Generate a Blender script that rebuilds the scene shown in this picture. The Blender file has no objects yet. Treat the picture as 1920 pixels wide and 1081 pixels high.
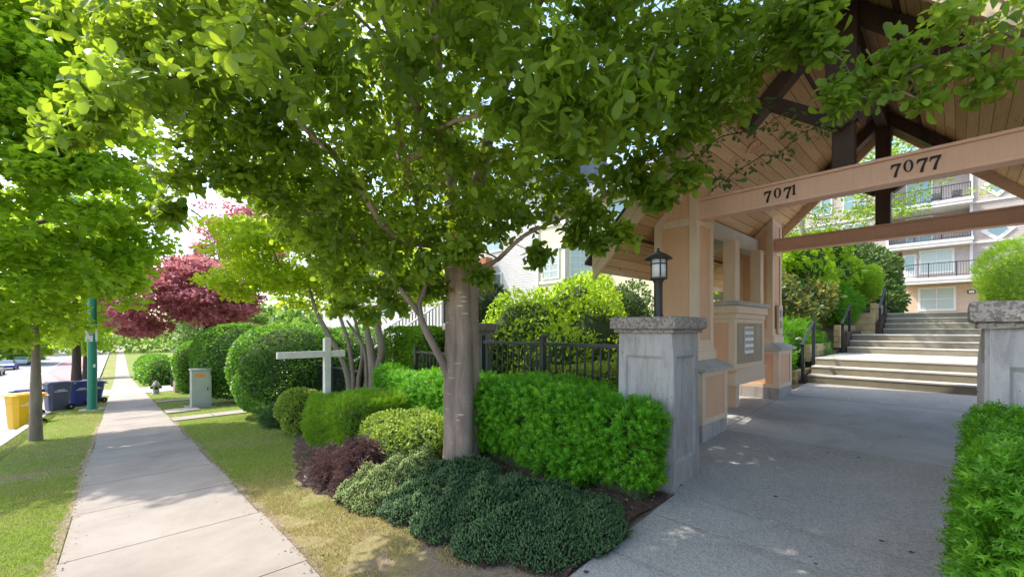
import bpy, bmesh, math, random
import numpy as np
from mathutils import Vector, Matrix
random.seed(7)
RN = np.random.default_rng(11)
SC = bpy.context.scene
COL = SC.collection

# ------------------------------------------------------------------ camera
CAM_H = 1.5
ANG = math.atan2(840, 787)
FX, FY = math.cos(ANG), math.sin(ANG)
cam = bpy.data.cameras.new('camera')
cam_o = bpy.data.objects.new('camera', cam)
COL.objects.link(cam_o)
cam_o.location = (0, 0, CAM_H)
cam_o.rotation_euler = (math.pi / 2, 0, ANG - math.pi / 2)
cam.sensor_width = 36
cam.lens = 36 * 787 / 1920
cam.shift_y = (617 - 540.5) / 1920
cam.clip_start = 0.05
cam.clip_end = 3000
SC.camera = cam_o

# ------------------------------------------------------------------ sky and sun
SUN_V = Vector((-0.47, 0.88, 0)).normalized()
SUN_EL = math.radians(53)
world = bpy.data.worlds.new("World")
SC.world = world
world.use_nodes = True
wn = world.node_tree
bg = wn.nodes['Background']
sky = wn.nodes.new('ShaderNodeTexSky')
sky.sky_type = 'NISHITA'
sky.sun_disc = False
sky.sun_elevation = SUN_EL
sky.sun_rotation = math.atan2(SUN_V.x, SUN_V.y)
sky.air_density = 1.0
sky.dust_density = 2.4
sky.ozone_density = 1.0
wn.links.new(sky.outputs[0], bg.inputs[0])
bg.inputs[1].default_value = 0.15
sl = bpy.data.lights.new('sun', 'SUN')
sl.energy = 2.0
sl.angle = math.radians(0.5)
sl.color = (1.0, 0.93, 0.82)
so = bpy.data.objects.new('sun', sl)
COL.objects.link(so)
sdir = Vector((SUN_V.x * math.cos(SUN_EL), SUN_V.y * math.cos(SUN_EL), math.sin(SUN_EL)))
so.rotation_euler = sdir.to_track_quat('Z', 'Y').to_euler()
so.location = sdir * 50
SC.view_settings.view_transform = 'Standard'
SC.view_settings.look = 'None'
SC.view_settings.exposure = 1.72
SC.view_settings.gamma = 1.0
SC.view_settings.use_curve_mapping = False

# ------------------------------------------------------------------ terrain function
def sm(t):
    t = max(0.0, min(1.0, t))
    return t * t * (3 - 2 * t)
def zS(Y):
    return -.12 - .0625 * max(-6, min(75, Y))
def zR(X):
    if X < 3.6: return 0.
    if X < 10.5: return .05 * (X - 3.6)
    if X < 18: return .345 + (X - 10.5) / 7.5 * 1.6
    return 1.95
def G(X, Y):
    if 10.55 < X < 18.05 and -1.75 < Y < 2.05: return .2
    w = sm((X - 1.1) / 2.4) * (1 - sm((Y - 1.5 - .8 * max(0, X - 4)) / 6))
    return zS(Y) * (1 - w) + zR(X) * w
def at(px, py, d):
    """a point the photograph shows at this place, at distance d in front of the camera"""
    r = (px - 960) / 787; t = (617 - py) / 787
    return Vector((d * (FX + r * FY), d * (FY - r * FX), CAM_H + t * d))

# ------------------------------------------------------------------ object helpers
def tag(o, label=None, cat=None, group=None, kind=None):
    if label: o['label'] = label
    if cat: o['category'] = cat
    if group: o['group'] = group
    if kind: o['kind'] = kind
    return o
def thing(name, label, cat, loc=(0, 0, 0), group=None):
    o = bpy.data.objects.new(name, None)
    o.empty_display_size = .2
    COL.objects.link(o)
    o.location = loc
    o['base'] = list(loc)
    return tag(o, label, cat, group)
def link(name, me, mat, parent=None):
    o = bpy.data.objects.new(name, me)
    COL.objects.link(o)
    if mat is not None and not me.materials:
        for m in (mat if isinstance(mat, (list, tuple)) else [mat]): me.materials.append(m)
    if parent is not None:
        o.parent = parent
        if 'base' in parent:
            b = parent['base']
            o.matrix_parent_inverse = Matrix.Translation((-b[0], -b[1], -b[2]))
    return o
def obj(name, bm, mat, parent=None, smooth=False):
    me = bpy.data.meshes.new(name)
    bmesh.ops.recalc_face_normals(bm, faces=bm.faces)
    bm.to_mesh(me); bm.free()
    if smooth:
        me.polygons.foreach_set('use_smooth', [True] * len(me.polygons))
    return link(name, me, mat, parent)
def copy_tree(root, loc, label=None, rotz=None, group=None):
    r = root.copy(); COL.objects.link(r)
    r.location = loc
    if rotz is not None: r.rotation_euler = (0, 0, rotz)
    if label: r['label'] = label
    if group: r['group'] = group
    for ch in list(root.children):
        c = ch.copy(); COL.objects.link(c); c.parent = r
        for g in list(ch.children):
            e = g.copy(); COL.objects.link(e); e.parent = c
    return r
def BM(): return bmesh.new()
def box(bm, x0, x1, y0, y1, z0, z1, bevel=0, rot=0, piv=None):
    vs = []
    for x in (x0, x1):
        for y in (y0, y1):
            for z in (z0, z1): vs.append(bm.verts.new((x, y, z)))
    idx = [(0, 1, 3, 2), (4, 6, 7, 5), (0, 4, 5, 1), (2, 3, 7, 6), (0, 2, 6, 4), (1, 5, 7, 3)]
    fs = [bm.faces.new([vs[i] for i in f]) for f in idx]
    if bevel:
        es = list({e for f in fs for e in f.edges})
        r = bmesh.ops.bevel(bm, geom=es, offset=bevel, segments=2, affect='EDGES', profile=.6)
        vs = list({v for f in r['faces'] for v in f.verts} | {v for v in vs if v.is_valid})
    if rot:
        p = Vector(piv or ((x0 + x1) / 2, (y0 + y1) / 2, 0))
        bmesh.ops.rotate(bm, verts=[v for v in vs if v.is_valid], cent=p, matrix=Matrix.Rotation(rot, 3, 'Z'))
    return vs
def prism(bm, x0, x1, y0, y1, zb, zt):
    """box whose bottom and top heights are functions of (x, y)"""
    P = [(x0, y0), (x1, y0), (x1, y1), (x0, y1)]
    b = [bm.verts.new((x, y, zb(x, y))) for x, y in P]
    t = [bm.verts.new((x, y, zt(x, y))) for x, y in P]
    bm.faces.new(b[::-1]); bm.faces.new(t)
    for i in range(4):
        j = (i + 1) % 4
        bm.faces.new([b[i], b[j], t[j], t[i]])
    return b + t
def bar(bm, a, b, w, h=None, up=Vector((0, 0, 1))):
    """rectangular bar between two points"""
    a = Vector(a); b = Vector(b); h = h or w
    d = (b - a).normalized()
    if abs(d.dot(up)) > .98: up = Vector((0, 1, 0))
    s = d.cross(up).normalized(); u = s.cross(d).normalized()
    vs = []
    for p in (a, b):
        for i, j in ((-1, -1), (1, -1), (1, 1), (-1, 1)):
            vs.append(bm.verts.new(p + s * (i * w / 2) + u * (j * h / 2)))
    for f in ((3, 2, 1, 0), (4, 5, 6, 7), (0, 1, 5, 4), (1, 2, 6, 5), (2, 3, 7, 6), (3, 0, 4, 7)):
        bm.faces.new([vs[i] for i in f])
    return vs
def lathe(bm, c, prof, n=20, cap=True):
    rings = []
    for r, z in prof:
        rings.append([bm.verts.new((c[0] + r * math.cos(2 * math.pi * k / n), c[1] + r * math.sin(2 * math.pi * k / n), c[2] + z)) for k in range(n)])
    for a, b in zip(rings, rings[1:]):
        for k in range(n):
            bm.faces.new([a[k], a[(k + 1) % n], b[(k + 1) % n], b[k]])
    if cap:
        bm.faces.new(rings[0][::-1]); bm.faces.new(rings[-1])
def tube(bm, pts, rad, n=8, cap=True, rfun=None):
    pts = [Vector(p) for p in pts]
    if not hasattr(rad, '__len__'): rad = [rad] * len(pts)
    rings = []
    ref = Vector((.31, .17, .93)).normalized()
    prev = None
    for i, p in enumerate(pts):
        d = (pts[min(i + 1, len(pts) - 1)] - pts[max(i - 1, 0)])
        d = d.normalized() if d.length > 1e-9 else Vector((0, 0, 1))
        if prev is None:
            s = d.cross(Vector((1, 0, 0)) if abs(d.x) < .8 else Vector((0, 1, 0))).normalized()
        else:
            s = (prev - d * prev.dot(d)).normalized()
        prev = s
        u = d.cross(s)
        ring = []
        for k in range(n):
            t = 2 * math.pi * k / n
            r = rad[i] * (rfun(t, i) if rfun else 1)
            ring.append(bm.verts.new(p + s * (r * math.cos(t)) + u * (r * math.sin(t))))
        rings.append(ring)
    for a, b in zip(rings, rings[1:]):
        for k in range(n):
            bm.faces.new([a[k], a[(k + 1) % n], b[(k + 1) % n], b[k]])
    if cap and n > 2:
        bm.faces.new(rings[0][::-1]); bm.faces.new(rings[-1])

# ------------------------------------------------------------------ materials
def newmat(name):
    m = bpy.data.materials.new(name)
    m.use_nodes = True
    nt = m.node_tree
    return m, nt, nt.nodes['Principled BSDF'], nt.nodes['Material Output']
def nd(nt, t, **kw):
    n = nt.nodes.new(t)
    for k, v in kw.items():
        if k.startswith('i_'):
            n.inputs[k[2:].replace('_', ' ')].default_value = v
        else: setattr(n, k, v)
    return n
def c4(c): return (c[0], c[1], c[2], 1)
def ramp(nt, fac, stops, interp='LINEAR'):
    r = nd(nt, 'ShaderNodeValToRGB')
    r.color_ramp.interpolation = interp
    el = r.color_ramp.elements
    while len(el) < len(stops): el.new(.5)
    for e, (p, c) in zip(el, stops):
        e.position = p; e.color = c4(c)
    nt.links.new(fac, r.inputs[0])
    return r.outputs[0]
def noise(nt, scale, detail=4, rough=.55, vec=None, dist=0):
    n = nd(nt, 'ShaderNodeTexNoise')
    n.inputs['Scale'].default_value = scale
    n.inputs['Detail'].default_value = detail
    n.inputs['Roughness'].default_value = rough
    n.inputs['Distortion'].default_value = dist
    if vec is None:
        g = nd(nt, 'ShaderNodeNewGeometry'); vec = g.outputs['Position']
    nt.links.new(vec, n.inputs['Vector'])
    return n.outputs[0]
def scaled(nt, s, vec=None):
    if vec is None: vec = nd(nt, 'ShaderNodeNewGeometry').outputs['Position']
    m = nd(nt, 'ShaderNodeMapping'); m.inputs['Scale'].default_value = s
    nt.links.new(vec, m.inputs[0]); return m.outputs[0]
def mix(nt, fac, a, b, mode='MIX'):
    m = nd(nt, 'ShaderNodeMix', data_type='RGBA', blend_type=mode)
    for k, v in ((0, fac), (6, a), (7, b)):
        if isinstance(v, (int, float)): m.inputs[k].default_value = v
        elif isinstance(v, tuple): m.inputs[k].default_value = c4(v)
        else: nt.links.new(v, m.inputs[k])
    return m.outputs[2]
def bump(nt, bs, h, strength=.4, dist=.01):
    b = nd(nt, 'ShaderNodeBump'); b.inputs['Strength'].default_value = strength
    b.inputs['Distance'].default_value = dist
    nt.links.new(h, b.inputs['Height']); nt.links.new(b.outputs[0], bs.inputs['Normal'])
def plain(name, col, rough=.6, var=.12, scale=6, metal=0, bmp=.15, fine=60, spec=.4, streak=0):
    m, nt, bs, out = newmat(name)
    n1 = noise(nt, scale, 5)
    lo = tuple(max(0, c * (1 - var)) for c in col); hi = tuple(min(1, c * (1 + var)) for c in col)
    c = ramp(nt, n1, [(.3, lo), (.7, hi)])
    if streak:
        k = noise(nt, 4, 6, .7, scaled(nt, (6, 6, .5)), .3)
        c = mix(nt, streak, c, ramp(nt, k, [(.35, (.55, .5, .45)), (.55, (1, 1, 1))]), 'MULTIPLY')
    nt.links.new(c, bs.inputs['Base Color'])
    bs.inputs['Roughness'].default_value = rough
    bs.inputs['Metallic'].default_value = metal
    bs.inputs['Specular IOR Level'].default_value = spec
    if bmp: bump(nt, bs, noise(nt, fine, 3), bmp, .004)
    return m
def leafmat(name, stops, trans, tmix=.42, rough=.45, spec=.35):
    m, nt, bs, out = newmat(name)
    a = nd(nt, 'ShaderNodeAttribute', attribute_name='rnd')
    c = ramp(nt, a.outputs['Fac'], stops)
    nt.links.new(c, bs.inputs['Base Color'])
    bs.inputs['Roughness'].default_value = rough
    bs.inputs['Specular IOR Level'].default_value = spec
    t = nd(nt, 'ShaderNodeBsdfTranslucent')
    tc = mix(nt, .65, c, trans)
    nt.links.new(tc, t.inputs[0])
    ms = nd(nt, 'ShaderNodeMixShader'); ms.inputs[0].default_value = tmix
    nt.links.new(bs.outputs[0], ms.inputs[1]); nt.links.new(t.outputs[0], ms.inputs[2])
    nt.links.new(ms.outputs[0], out.inputs[0])
    return m

M = {}
def lawn_mat():
    m, nt, bs, out = newmat('lawn')
    big = noise(nt, .55, 5, .6)
    c1 = ramp(nt, noise(nt, 9, 5), [(.3, (.12, .17, .035)), (.7, (.22, .27, .06))])
    c2 = ramp(nt, noise(nt, 14, 5), [(.3, (.24, .2, .085)), (.7, (.36, .3, .15))])
    # the lawn is worn and dry next to the planting bed and fresh elsewhere
    g = nd(nt, 'ShaderNodeNewGeometry'); sp = nd(nt, 'ShaderNodeSeparateXYZ'); nt.links.new(g.outputs['Position'], sp.inputs[0])
    y = nd(nt, 'ShaderNodeMapRange'); nt.links.new(sp.outputs[1], y.inputs[0])
    y.inputs[1].default_value = 9.5; y.inputs[2].default_value = 4.0; y.inputs[3].default_value = -.08; y.inputs[4].default_value = .24
    x = nd(nt, 'ShaderNodeMath', operation='GREATER_THAN'); nt.links.new(sp.outputs[0], x.inputs[0]); x.inputs[1].default_value = .3
    mm = nd(nt, 'ShaderNodeMath', operation='MULTIPLY_ADD'); nt.links.new(x.outputs[0], mm.inputs[0]); nt.links.new(y.outputs[0], mm.inputs[1]); nt.links.new(big, mm.inputs[2])
    f = nd(nt, 'ShaderNodeMapRange'); nt.links.new(mm.outputs[0], f.inputs[0]); f.inputs[1].default_value = .48; f.inputs[2].default_value = .66
    c = mix(nt, f.outputs[0], c1, c2)
    y2 = nd(nt, 'ShaderNodeMapRange'); nt.links.new(sp.outputs[1], y2.inputs[0])
    y2.inputs[1].default_value = 4.6; y2.inputs[2].default_value = 2.0; y2.inputs[3].default_value = -.16; y2.inputs[4].default_value = .2
    m2_ = nd(nt, 'ShaderNodeMath', operation='MULTIPLY_ADD'); nt.links.new(x.outputs[0], m2_.inputs[0]); nt.links.new(y2.outputs[0], m2_.inputs[1]); nt.links.new(noise(nt, 1.7, 6, .65), m2_.inputs[2])
    f3 = nd(nt, 'ShaderNodeMapRange'); nt.links.new(m2_.outputs[0], f3.inputs[0]); f3.inputs[1].default_value = .53; f3.inputs[2].default_value = .63
    c = mix(nt, f3.outputs[0], c, ramp(nt, noise(nt, 20, 6, .7), [(.3, (.2, .15, .1)), (.7, (.34, .27, .19))]))
    nt.links.new(c, bs.inputs['Base Color'])
    bs.inputs['Roughness'].default_value = .9
    bs.inputs['Specular IOR Level'].default_value = .1
    bump(nt, bs, noise(nt, 55, 6, .7), .9, .03)
    return m
M['lawn'] = lawn_mat()
def soil_mat(name, a, b, litter):
    m, nt, bs, out = newmat(name)
    c = ramp(nt, noise(nt, 12, 6, .7), [(.3, a), (.7, b)])
    v = nd(nt, 'ShaderNodeTexVoronoi'); v.inputs['Scale'].default_value = 60
    g = nd(nt, 'ShaderNodeNewGeometry'); nt.links.new(g.outputs['Position'], v.inputs['Vector'])
    f = ramp(nt, v.outputs['Color'], [(.72, (0, 0, 0)), (.8, (1, 1, 1))])
    c = mix(nt, f, c, litter)
    nt.links.new(c, bs.inputs['Base Color']); bs.inputs['Roughness'].default_value = .95
    bump(nt, bs, noise(nt, 70, 6, .75), 1, .02)
    return m
M['mulch'] = soil_mat('mulch', (.035, .018, .013), (.09, .05, .035), (.16, .1, .07))
M['dirt'] = soil_mat('dirt', (.2, .145, .09), (.32, .245, .165), (.42, .34, .24))
def concrete(name, lo, hi, speck=None, sdens=.75, sscale=90, rough=.85, stain=.5, pits=False):
    m, nt, bs, out = newmat(name)
    c = ramp(nt, noise(nt, 1.3, 6, .65), [(.3, lo), (.7, hi)])
    d = ramp(nt, noise(nt, .8, 5, .7, dist=.6), [(.42, (1, 1, 1)), (.72, (stain, stain, stain * .98))])
    c = mix(nt, .5, c, d, 'MULTIPLY')
    f2 = noise(nt, 160, 2)
    if speck:
        v = nd(nt, 'ShaderNodeTexVoronoi'); v.inputs['Scale'].default_value = sscale
        g = nd(nt, 'ShaderNodeNewGeometry'); nt.links.new(g.outputs['Position'], v.inputs['Vector'])
        s = ramp(nt, v.outputs['Color'], [(0, speck[0]), (.45, speck[1]), (.9, speck[2])], 'CONSTANT')
        c = mix(nt, sdens, c, s, 'MIX')
        bump(nt, bs, v.outputs['Distance'], .7, .006)
    else:
        c = mix(nt, .35, c, ramp(nt, f2, [(.3, (.6, .6, .6)), (.7, (1, 1, 1))]), 'MULTIPLY')
        bump(nt, bs, noise(nt, 120, 4, .7), .35, .004)
    if pits:
        v = nd(nt, 'ShaderNodeTexVoronoi'); v.inputs['Scale'].default_value = 22
        g = nd(nt, 'ShaderNodeNewGeometry'); nt.links.new(g.outputs['Position'], v.inputs['Vector'])
        a = ramp(nt, v.outputs['Distance'], [(.1, (.25, .23, .21)), (.16, (1, 1, 1))])
        k = ramp(nt, noise(nt, 3.5, 4), [(.5, (0, 0, 0)), (.58, (1, 1, 1))])
        c = mix(nt, k, c, mix(nt, 1.0, c, a, 'MULTIPLY'))
        st_ = noise(nt, 5, 5, .7, scaled(nt, (3, 3, .45)), .6)
        c = mix(nt, .6, c, ramp(nt, st_, [(.35, (.6, .57, .54)), (.55, (1, 1, 1))]), 'MULTIPLY')
    nt.links.new(c, bs.inputs['Base Color']); bs.inputs['Roughness'].default_value = rough
    bs.inputs['Specular IOR Level'].default_value = .3
    return m
M['tread'] = concrete('sunlit_tread_concrete', (.5, .47, .41), (.62, .59, .53), stain=.75)  # paler than the stair concrete: sunlight on the treads put into the colour
M['walk'] = concrete('sidewalk_concrete', (.27, .235, .205), (.36, .32, .285), stain=.62)
M['aggregate'] = concrete('aggregate', (.36, .345, .31), (.47, .45, .41), ((.17, .165, .16), (.36, .35, .33), (.5, .48, .45)), .42, 95, stain=.45)
M['broom'] = concrete('broom_concrete', (.36, .355, .34), (.46, .455, .44), stain=.5)
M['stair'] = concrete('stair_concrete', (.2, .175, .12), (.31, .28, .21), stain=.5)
M['pillar'] = concrete('cast_concrete', (.4, .36, .335), (.55, .51, .48), stain=.4, pits=True)
M['cap'] = concrete('aggregate_cap', (.33, .27, .23), (.42, .36, .31), ((.1, .08, .07), (.36, .3, .26), (.5, .43, .38)), .6, 70)
M['asphalt'] = concrete('asphalt', (.26, .25, .25), (.34, .33, .33), ((.16, .16, .16), (.28, .28, .28), (.38, .38, .37)), .3, 60, stain=.9)
M['redlane'] = concrete('red_lane', (.42, .2, .2), (.52, .27, .27), stain=.9)
M['kerb'] = concrete('kerb_concrete', (.4, .38, .35), (.5, .48, .45), stain=.8)
M['paver'] = concrete('pavers', (.34, .33, .32), (.46, .45, .44), stain=.7)
M['joint'] = plain('joint', (.07, .06, .05), .95)
M['panel'] = plain('peach_panel', (.72, .42, .25), .6, .06, 2, bmp=.1, streak=.14)
M['trim'] = plain('cream_trim', (.74, .56, .4), .55, .05, 3, bmp=.1, streak=.14)
M['beam'] = plain('peach_beam', (.78, .47, .34), .5, .05, 2, bmp=.1, streak=.14)
M['greige'] = plain('greige_wood', (.5, .44, .33), .6, .08, 3)
M['grey_cap'] = plain('weathered_cap', (.42, .4, .36), .7, .15, 4, bmp=.4)
M['white'] = plain('white_paint', (.62, .61, .59), .5, .06, 4)
M['postwhite'] = plain('worn_white_paint', (.7, .67, .6), .6, .1, 5, bmp=.4)
M['black'] = plain('black_metal', (.018, .022, .028), .35, .2, 10, spec=.5)
M['bronze'] = plain('dark_bronze', (.03, .022, .017), .4, .2, 10, spec=.5)
M['digit'] = plain('dark_digit', (.02, .012, .01), .5, .1)
M['greenpole'] = plain('green_pole', (.015, .2, .11), .35, .08, 8, spec=.5)
M['box'] = plain('utility_grey', (.38, .4, .34), .5, .08, 3)
M['orange'] = plain('orange_sticker', (.7, .25, .06), .5, .05)
M['yellow'] = plain('yellow_plastic', (.82, .46, .012), .4, .05, 2, spec=.5)
M['yellow2'] = plain('yellow_lid', (.85, .5, .03), .4, .05, 2, spec=.5)
M['bingrey'] = plain('grey_plastic', (.12, .12, .19), .45, .06, 2, spec=.5)
M['binblue'] = plain('blue_plastic', (.015, .03, .2), .4, .06, 2, spec=.5)
M['binnavy'] = plain('navy_plastic', (.035, .06, .26), .4, .06, 2, spec=.5)
M['rubber'] = plain('rubber', (.02, .018, .018), .7)
M['glass_white'] = plain('opal_glass', (.72, .7, .7), .3, .02, 5, bmp=0)
M['timber'] = plain('landscape_timber', (.4, .3, .15), .8, .25, 4, bmp=.6, fine=30)
M['stucco'] = plain('beige_stucco', (.52, .41, .3), .85, .06, 5)
M['roof'] = plain('asphalt_shingle', (.1, .09, .08), .9, .3, 20, bmp=.8, fine=40)
M['darkroof'] = plain('blue_grey_shingle', (.16, .17, .2), .9, .2, 20, bmp=.8, fine=40)
M['siding'] = plain('white_siding', (.5, .48, .47), .6, .05, 2, bmp=0)
M['siding2'] = plain('mauve_siding', (.43, .37, .335), .6, .06, 2, bmp=0)
M['creamwall'] = plain('cream_wall', (.68, .6, .42), .7, .04, 2)
M['paper'] = plain('paper', (.8, .8, .78), .4, .03)
M['hose'] = plain('conduit', (.4, .4, .42), .5)
def glassmat():
    m, nt, bs, out = newmat('window_glass')
    bs.inputs['Base Color'].default_value = (.2, .3, .3, 1)
    bs.inputs['Roughness'].default_value = .06
    bs.inputs['Specular IOR Level'].default_value = .9
    bs.inputs['Metallic'].default_value = .25
    bump(nt, bs, noise(nt, 1.5, 2), .1, .02)
    return m
M['glass'] = glassmat()
def blindmat():
    m, nt, bs, out = newmat('window_with_blind')
    w = nd(nt, 'ShaderNodeTexWave', wave_type='BANDS', bands_direction='Z')
    w.inputs['Scale'].default_value = 9; w.inputs['Distortion'].default_value = 0
    g = nd(nt, 'ShaderNodeNewGeometry'); nt.links.new(g.outputs['Position'], w.inputs['Vector'])
    c = ramp(nt, w.outputs['Fac'], [(.2, (.3, .38, .37)), (.6, (.46, .54, .52))])
    nt.links.new(c, bs.inputs['Base Color']); bs.inputs['Roughness'].default_value = .12
    bs.inputs['Specular IOR Level'].default_value = .6
    return m
M['blind'] = blindmat()
def plankmat(name, c1, c2, mortar, rowh=.14, width=1.7, knots=True):
    m, nt, bs, out = newmat(name)
    uv = nd(nt, 'ShaderNodeUVMap')
    b = nd(nt, 'ShaderNodeTexBrick'); b.offset = .37; b.offset_frequency = 3; b.squash = 1
    b.inputs['Scale'].default_value = 1
    b.inputs['Brick Width'].default_value = width; b.inputs['Row Height'].default_value = rowh
    b.inputs['Mortar Size'].default_value = .004; b.inputs['Mortar Smooth'].default_value = .1
    b.inputs['Color1'].default_value = c4(c1); b.inputs['Color2'].default_value = c4(c2); b.inputs['Mortar'].default_value = c4(mortar)
    nt.links.new(uv.outputs[0], b.inputs['Vector'])
    gr = noise(nt, 3, 6, .7, scaled(nt, (1, 14, 1), uv.outputs[0]), .4)
    c = mix(nt, .55, b.outputs['Color'], ramp(nt, gr, [(.3, (.5, .42, .36)), (.65, (1, 1, 1))]), 'MULTIPLY')
    if knots:
        v = nd(nt, 'ShaderNodeTexVoronoi'); v.inputs['Scale'].default_value = 3.2
        nt.links.new(scaled(nt, (1, 1.6, 1), uv.outputs[0]), v.inputs['Vector'])
        k = ramp(nt, v.outputs['Distance'], [(.045, (.12, .06, .03)), (.085, (1, 1, 1))])
        c = mix(nt, .8, c, k, 'MULTIPLY')
    nt.links.new(c, bs.inputs['Base Color']); bs.inputs['Roughness'].default_value = .55
    inv = nd(nt, 'ShaderNodeMath', operation='SUBTRACT'); inv.inputs[0].default_value = 1; nt.links.new(b.outputs['Fac'], inv.inputs[1])
    bump(nt, bs, inv.outputs[0], .5, .006)
    return m
M['soffit'] = plankmat('cedar_planks', (.58, .34, .15), (.78, .53, .28), (.09, .045, .02))
def woodmat(name, lo, hi, s=(2, 2, 14), rough=.6):
    m, nt, bs, out = newmat(name)
    n = noise(nt, 5, 6, .7, scaled(nt, (1, 1, .12)), .5)
    c = ramp(nt, n, [(.3, lo), (.7, hi)])
    nt.links.new(c, bs.inputs['Base Color']); bs.inputs['Roughness'].default_value = rough
    bump(nt, bs, n, .4, .006)
    return m
M['darkwood'] = woodmat('dark_timber', (.035, .016, .01), (.085, .042, .026))
M['doorwood'] = woodmat('weathered_board', (.26, .19, .11), (.42, .33, .21))
def barkmat(name, lo, hi, scarf=(.62, .55, .48), scars=True, zs=.25):
    m, nt, bs, out = newmat(name)
    n = noise(nt, 7, 7, .7, scaled(nt, (1, 1, zs)), .3)
    c = ramp(nt, n, [(.28, lo), (.7, hi)])
    if scars:
        v = nd(nt, 'ShaderNodeTexVoronoi'); v.inputs['Scale'].default_value = 5
        nt.links.new(scaled(nt, (.9, .9, 5)), v.inputs['Vector'])
        k = ramp(nt, v.outputs['Distance'], [(.16, (1, 1, 1)), (.24, (0, 0, 0))])
        pm = ramp(nt, noise(nt, 2.6, 3), [(.5, (0, 0, 0)), (.6, (1, 1, 1))])
        k = mix(nt, 1.0, k, pm, 'MULTIPLY')
        c = mix(nt, k, c, scarf)
        big_ = ramp(nt, noise(nt, 1.6, 5, .6, scaled(nt, (1, 1, .6))), [(.38, (.62, .6, .6)), (.6, (1.0, .9, .82))])
        c = mix(nt, .8, c, big_, 'MULTIPLY')
    nt.links.new(c, bs.inputs['Base Color']); bs.inputs['Roughness'].default_value = .85
    bump(nt, bs, noise(nt, 24, 6, .75, scaled(nt, (1, 1, .3))), .8, .015)
    return m
M['bark'] = barkmat('smooth_bark', (.24, .165, .125), (.46, .37, .3), (.72, .66, .6))
M['bark2'] = barkmat('grey_bark', (.16, .12, .08), (.3, .24, .18), scars=False)
M['barkdark'] = barkmat('dark_bark', (.035, .025, .02), (.09, .065, .05), scars=False)
M['barkpale'] = barkmat('pale_bark', (.3, .26, .21), (.45, .4, .34), scars=False)

L = {}
L['big'] = leafmat('broad_leaf', [(0, (.055, .115, .014)), (.5, (.11, .19, .02)), (.85, (.19, .28, .028)), (1, (.33, .4, .03))], (.58, .76, .04), .52)
L['bigyoung'] = leafmat('young_broad_leaf', [(0, (.13, .22, .025)), (.6, (.22, .34, .03)), (1, (.32, .42, .04))], (.5, .7, .04), .5)
L['maple'] = leafmat('street_maple_leaf', [(0, (.1, .2, .015)), (.5, (.21, .36, .02)), (1, (.4, .54, .03))], (.68, .92, .03), .55)
L['acer'] = leafmat('bright_maple_leaf', [(0, (.24, .36, .02)), (.5, (.4, .54, .03)), (1, (.6, .68, .04))], (.85, .98, .05), .58)
L['red'] = leafmat('red_maple_leaf', [(0, (.18, .05, .07)), (.5, (.4, .12, .16)), (.88, (.58, .24, .26)), (1, (.72, .28, .08))], (.8, .28, .26), .4)
L['globe'] = leafmat('clipped_leaf', [(0, (.035, .12, .016)), (.6, (.08, .22, .03)), (1, (.2, .38, .05))], (.35, .7, .05), .38, rough=.35, spec=.5)
L['yew'] = leafmat('yew_needle', [(0, (.05, .18, .008)), (.5, (.1, .32, .012)), (1, (.24, .52, .02))], (.35, .85, .02), .38)
L['yewdark'] = leafmat('yew_needle_deep', [(0, (.035, .12, .008)), (.5, (.08, .24, .012)), (1, (.18, .4, .02))], (.3, .7, .02), .38)
L['thuja'] = leafmat('thuja_frond', [(0, (.07, .18, .01)), (.5, (.15, .3, .015)), (1, (.28, .45, .025))], (.4, .7, .03), .38)
L['gold'] = leafmat('gold_leaf', [(0, (.1, .2, .03)), (.5, (.25, .37, .05)), (1, (.48, .52, .1))], (.6, .75, .1), .4)
L['sage'] = leafmat('sage_leaf', [(0, (.12, .17, .07)), (.5, (.26, .35, .11)), (1, (.48, .52, .2))], (.45, .55, .14), .25)
L['heather'] = leafmat('heather_sprig', [(0, (.045, .06, .035)), (.3, (.06, .11, .045)), (.7, (.1, .19, .06)), (.92, (.18, .28, .09)), (1, (.26, .18, .12))], (.25, .45, .1), .25)
L['purple'] = leafmat('purple_leaf', [(0, (.05, .028, .035)), (.6, (.12, .07, .075)), (1, (.26, .15, .1))], (.2, .1, .08), .25)
L['photinia'] = leafmat('photinia_leaf', [(0, (.09, .2, .012)), (.5, (.24, .42, .02)), (.95, (.5, .64, .04)), (1, (.7, .25, .05))], (.7, .95, .05), .5, rough=.3)
L['photred'] = leafmat('orange_tip_leaf', [(0, (.04, .09, .015)), (.55, (.09, .17, .03)), (.8, (.3, .28, .06)), (1, (.5, .2, .06))], (.5, .45, .08), .35, rough=.3)
L['rhodo'] = leafmat('rhododendron_leaf', [(0, (.04, .1, .02)), (.7, (.09, .17, .03)), (.9, (.14, .2, .05)), (1, (.55, .42, .3))], (.3, .45, .08), .3)
L['dark'] = leafmat('dark_evergreen', [(0, (.012, .03, .012)), (1, (.035, .07, .025))], (.06, .14, .03), .2)
L['lime'] = leafmat('lime_conifer', [(0, (.14, .27, .015)), (.5, (.26, .42, .02)), (1, (.4, .55, .03))], (.55, .85, .03), .4)
L['airy'] = leafmat('airy_leaf', [(0, (.16, .27, .03)), (1, (.33, .46, .06))], (.55, .8, .06), .5)
L['far'] = leafmat('far_leaf', [(0, (.08, .16, .03)), (.6, (.15, .27, .045)), (1, (.25, .36, .06))], (.35, .55, .08), .45)
L['farcon'] = leafmat('far_conifer', [(0, (.1, .16, .12)), (1, (.18, .25, .17))], (.2, .35, .15), .3)
L['grass'] = leafmat('grass_blade', [(0, (.12, .18, .03)), (.45, (.2, .29, .045)), (.75, (.3, .38, .06)), (1, (.5, .46, .17))], (.45, .62, .08), .4)
L['dry'] = leafmat('dry_grass', [(0, (.36, .28, .1)), (.6, (.52, .42, .19)), (.9, (.42, .4, .12)), (1, (.26, .36, .05))], (.55, .48, .18), .3)

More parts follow.
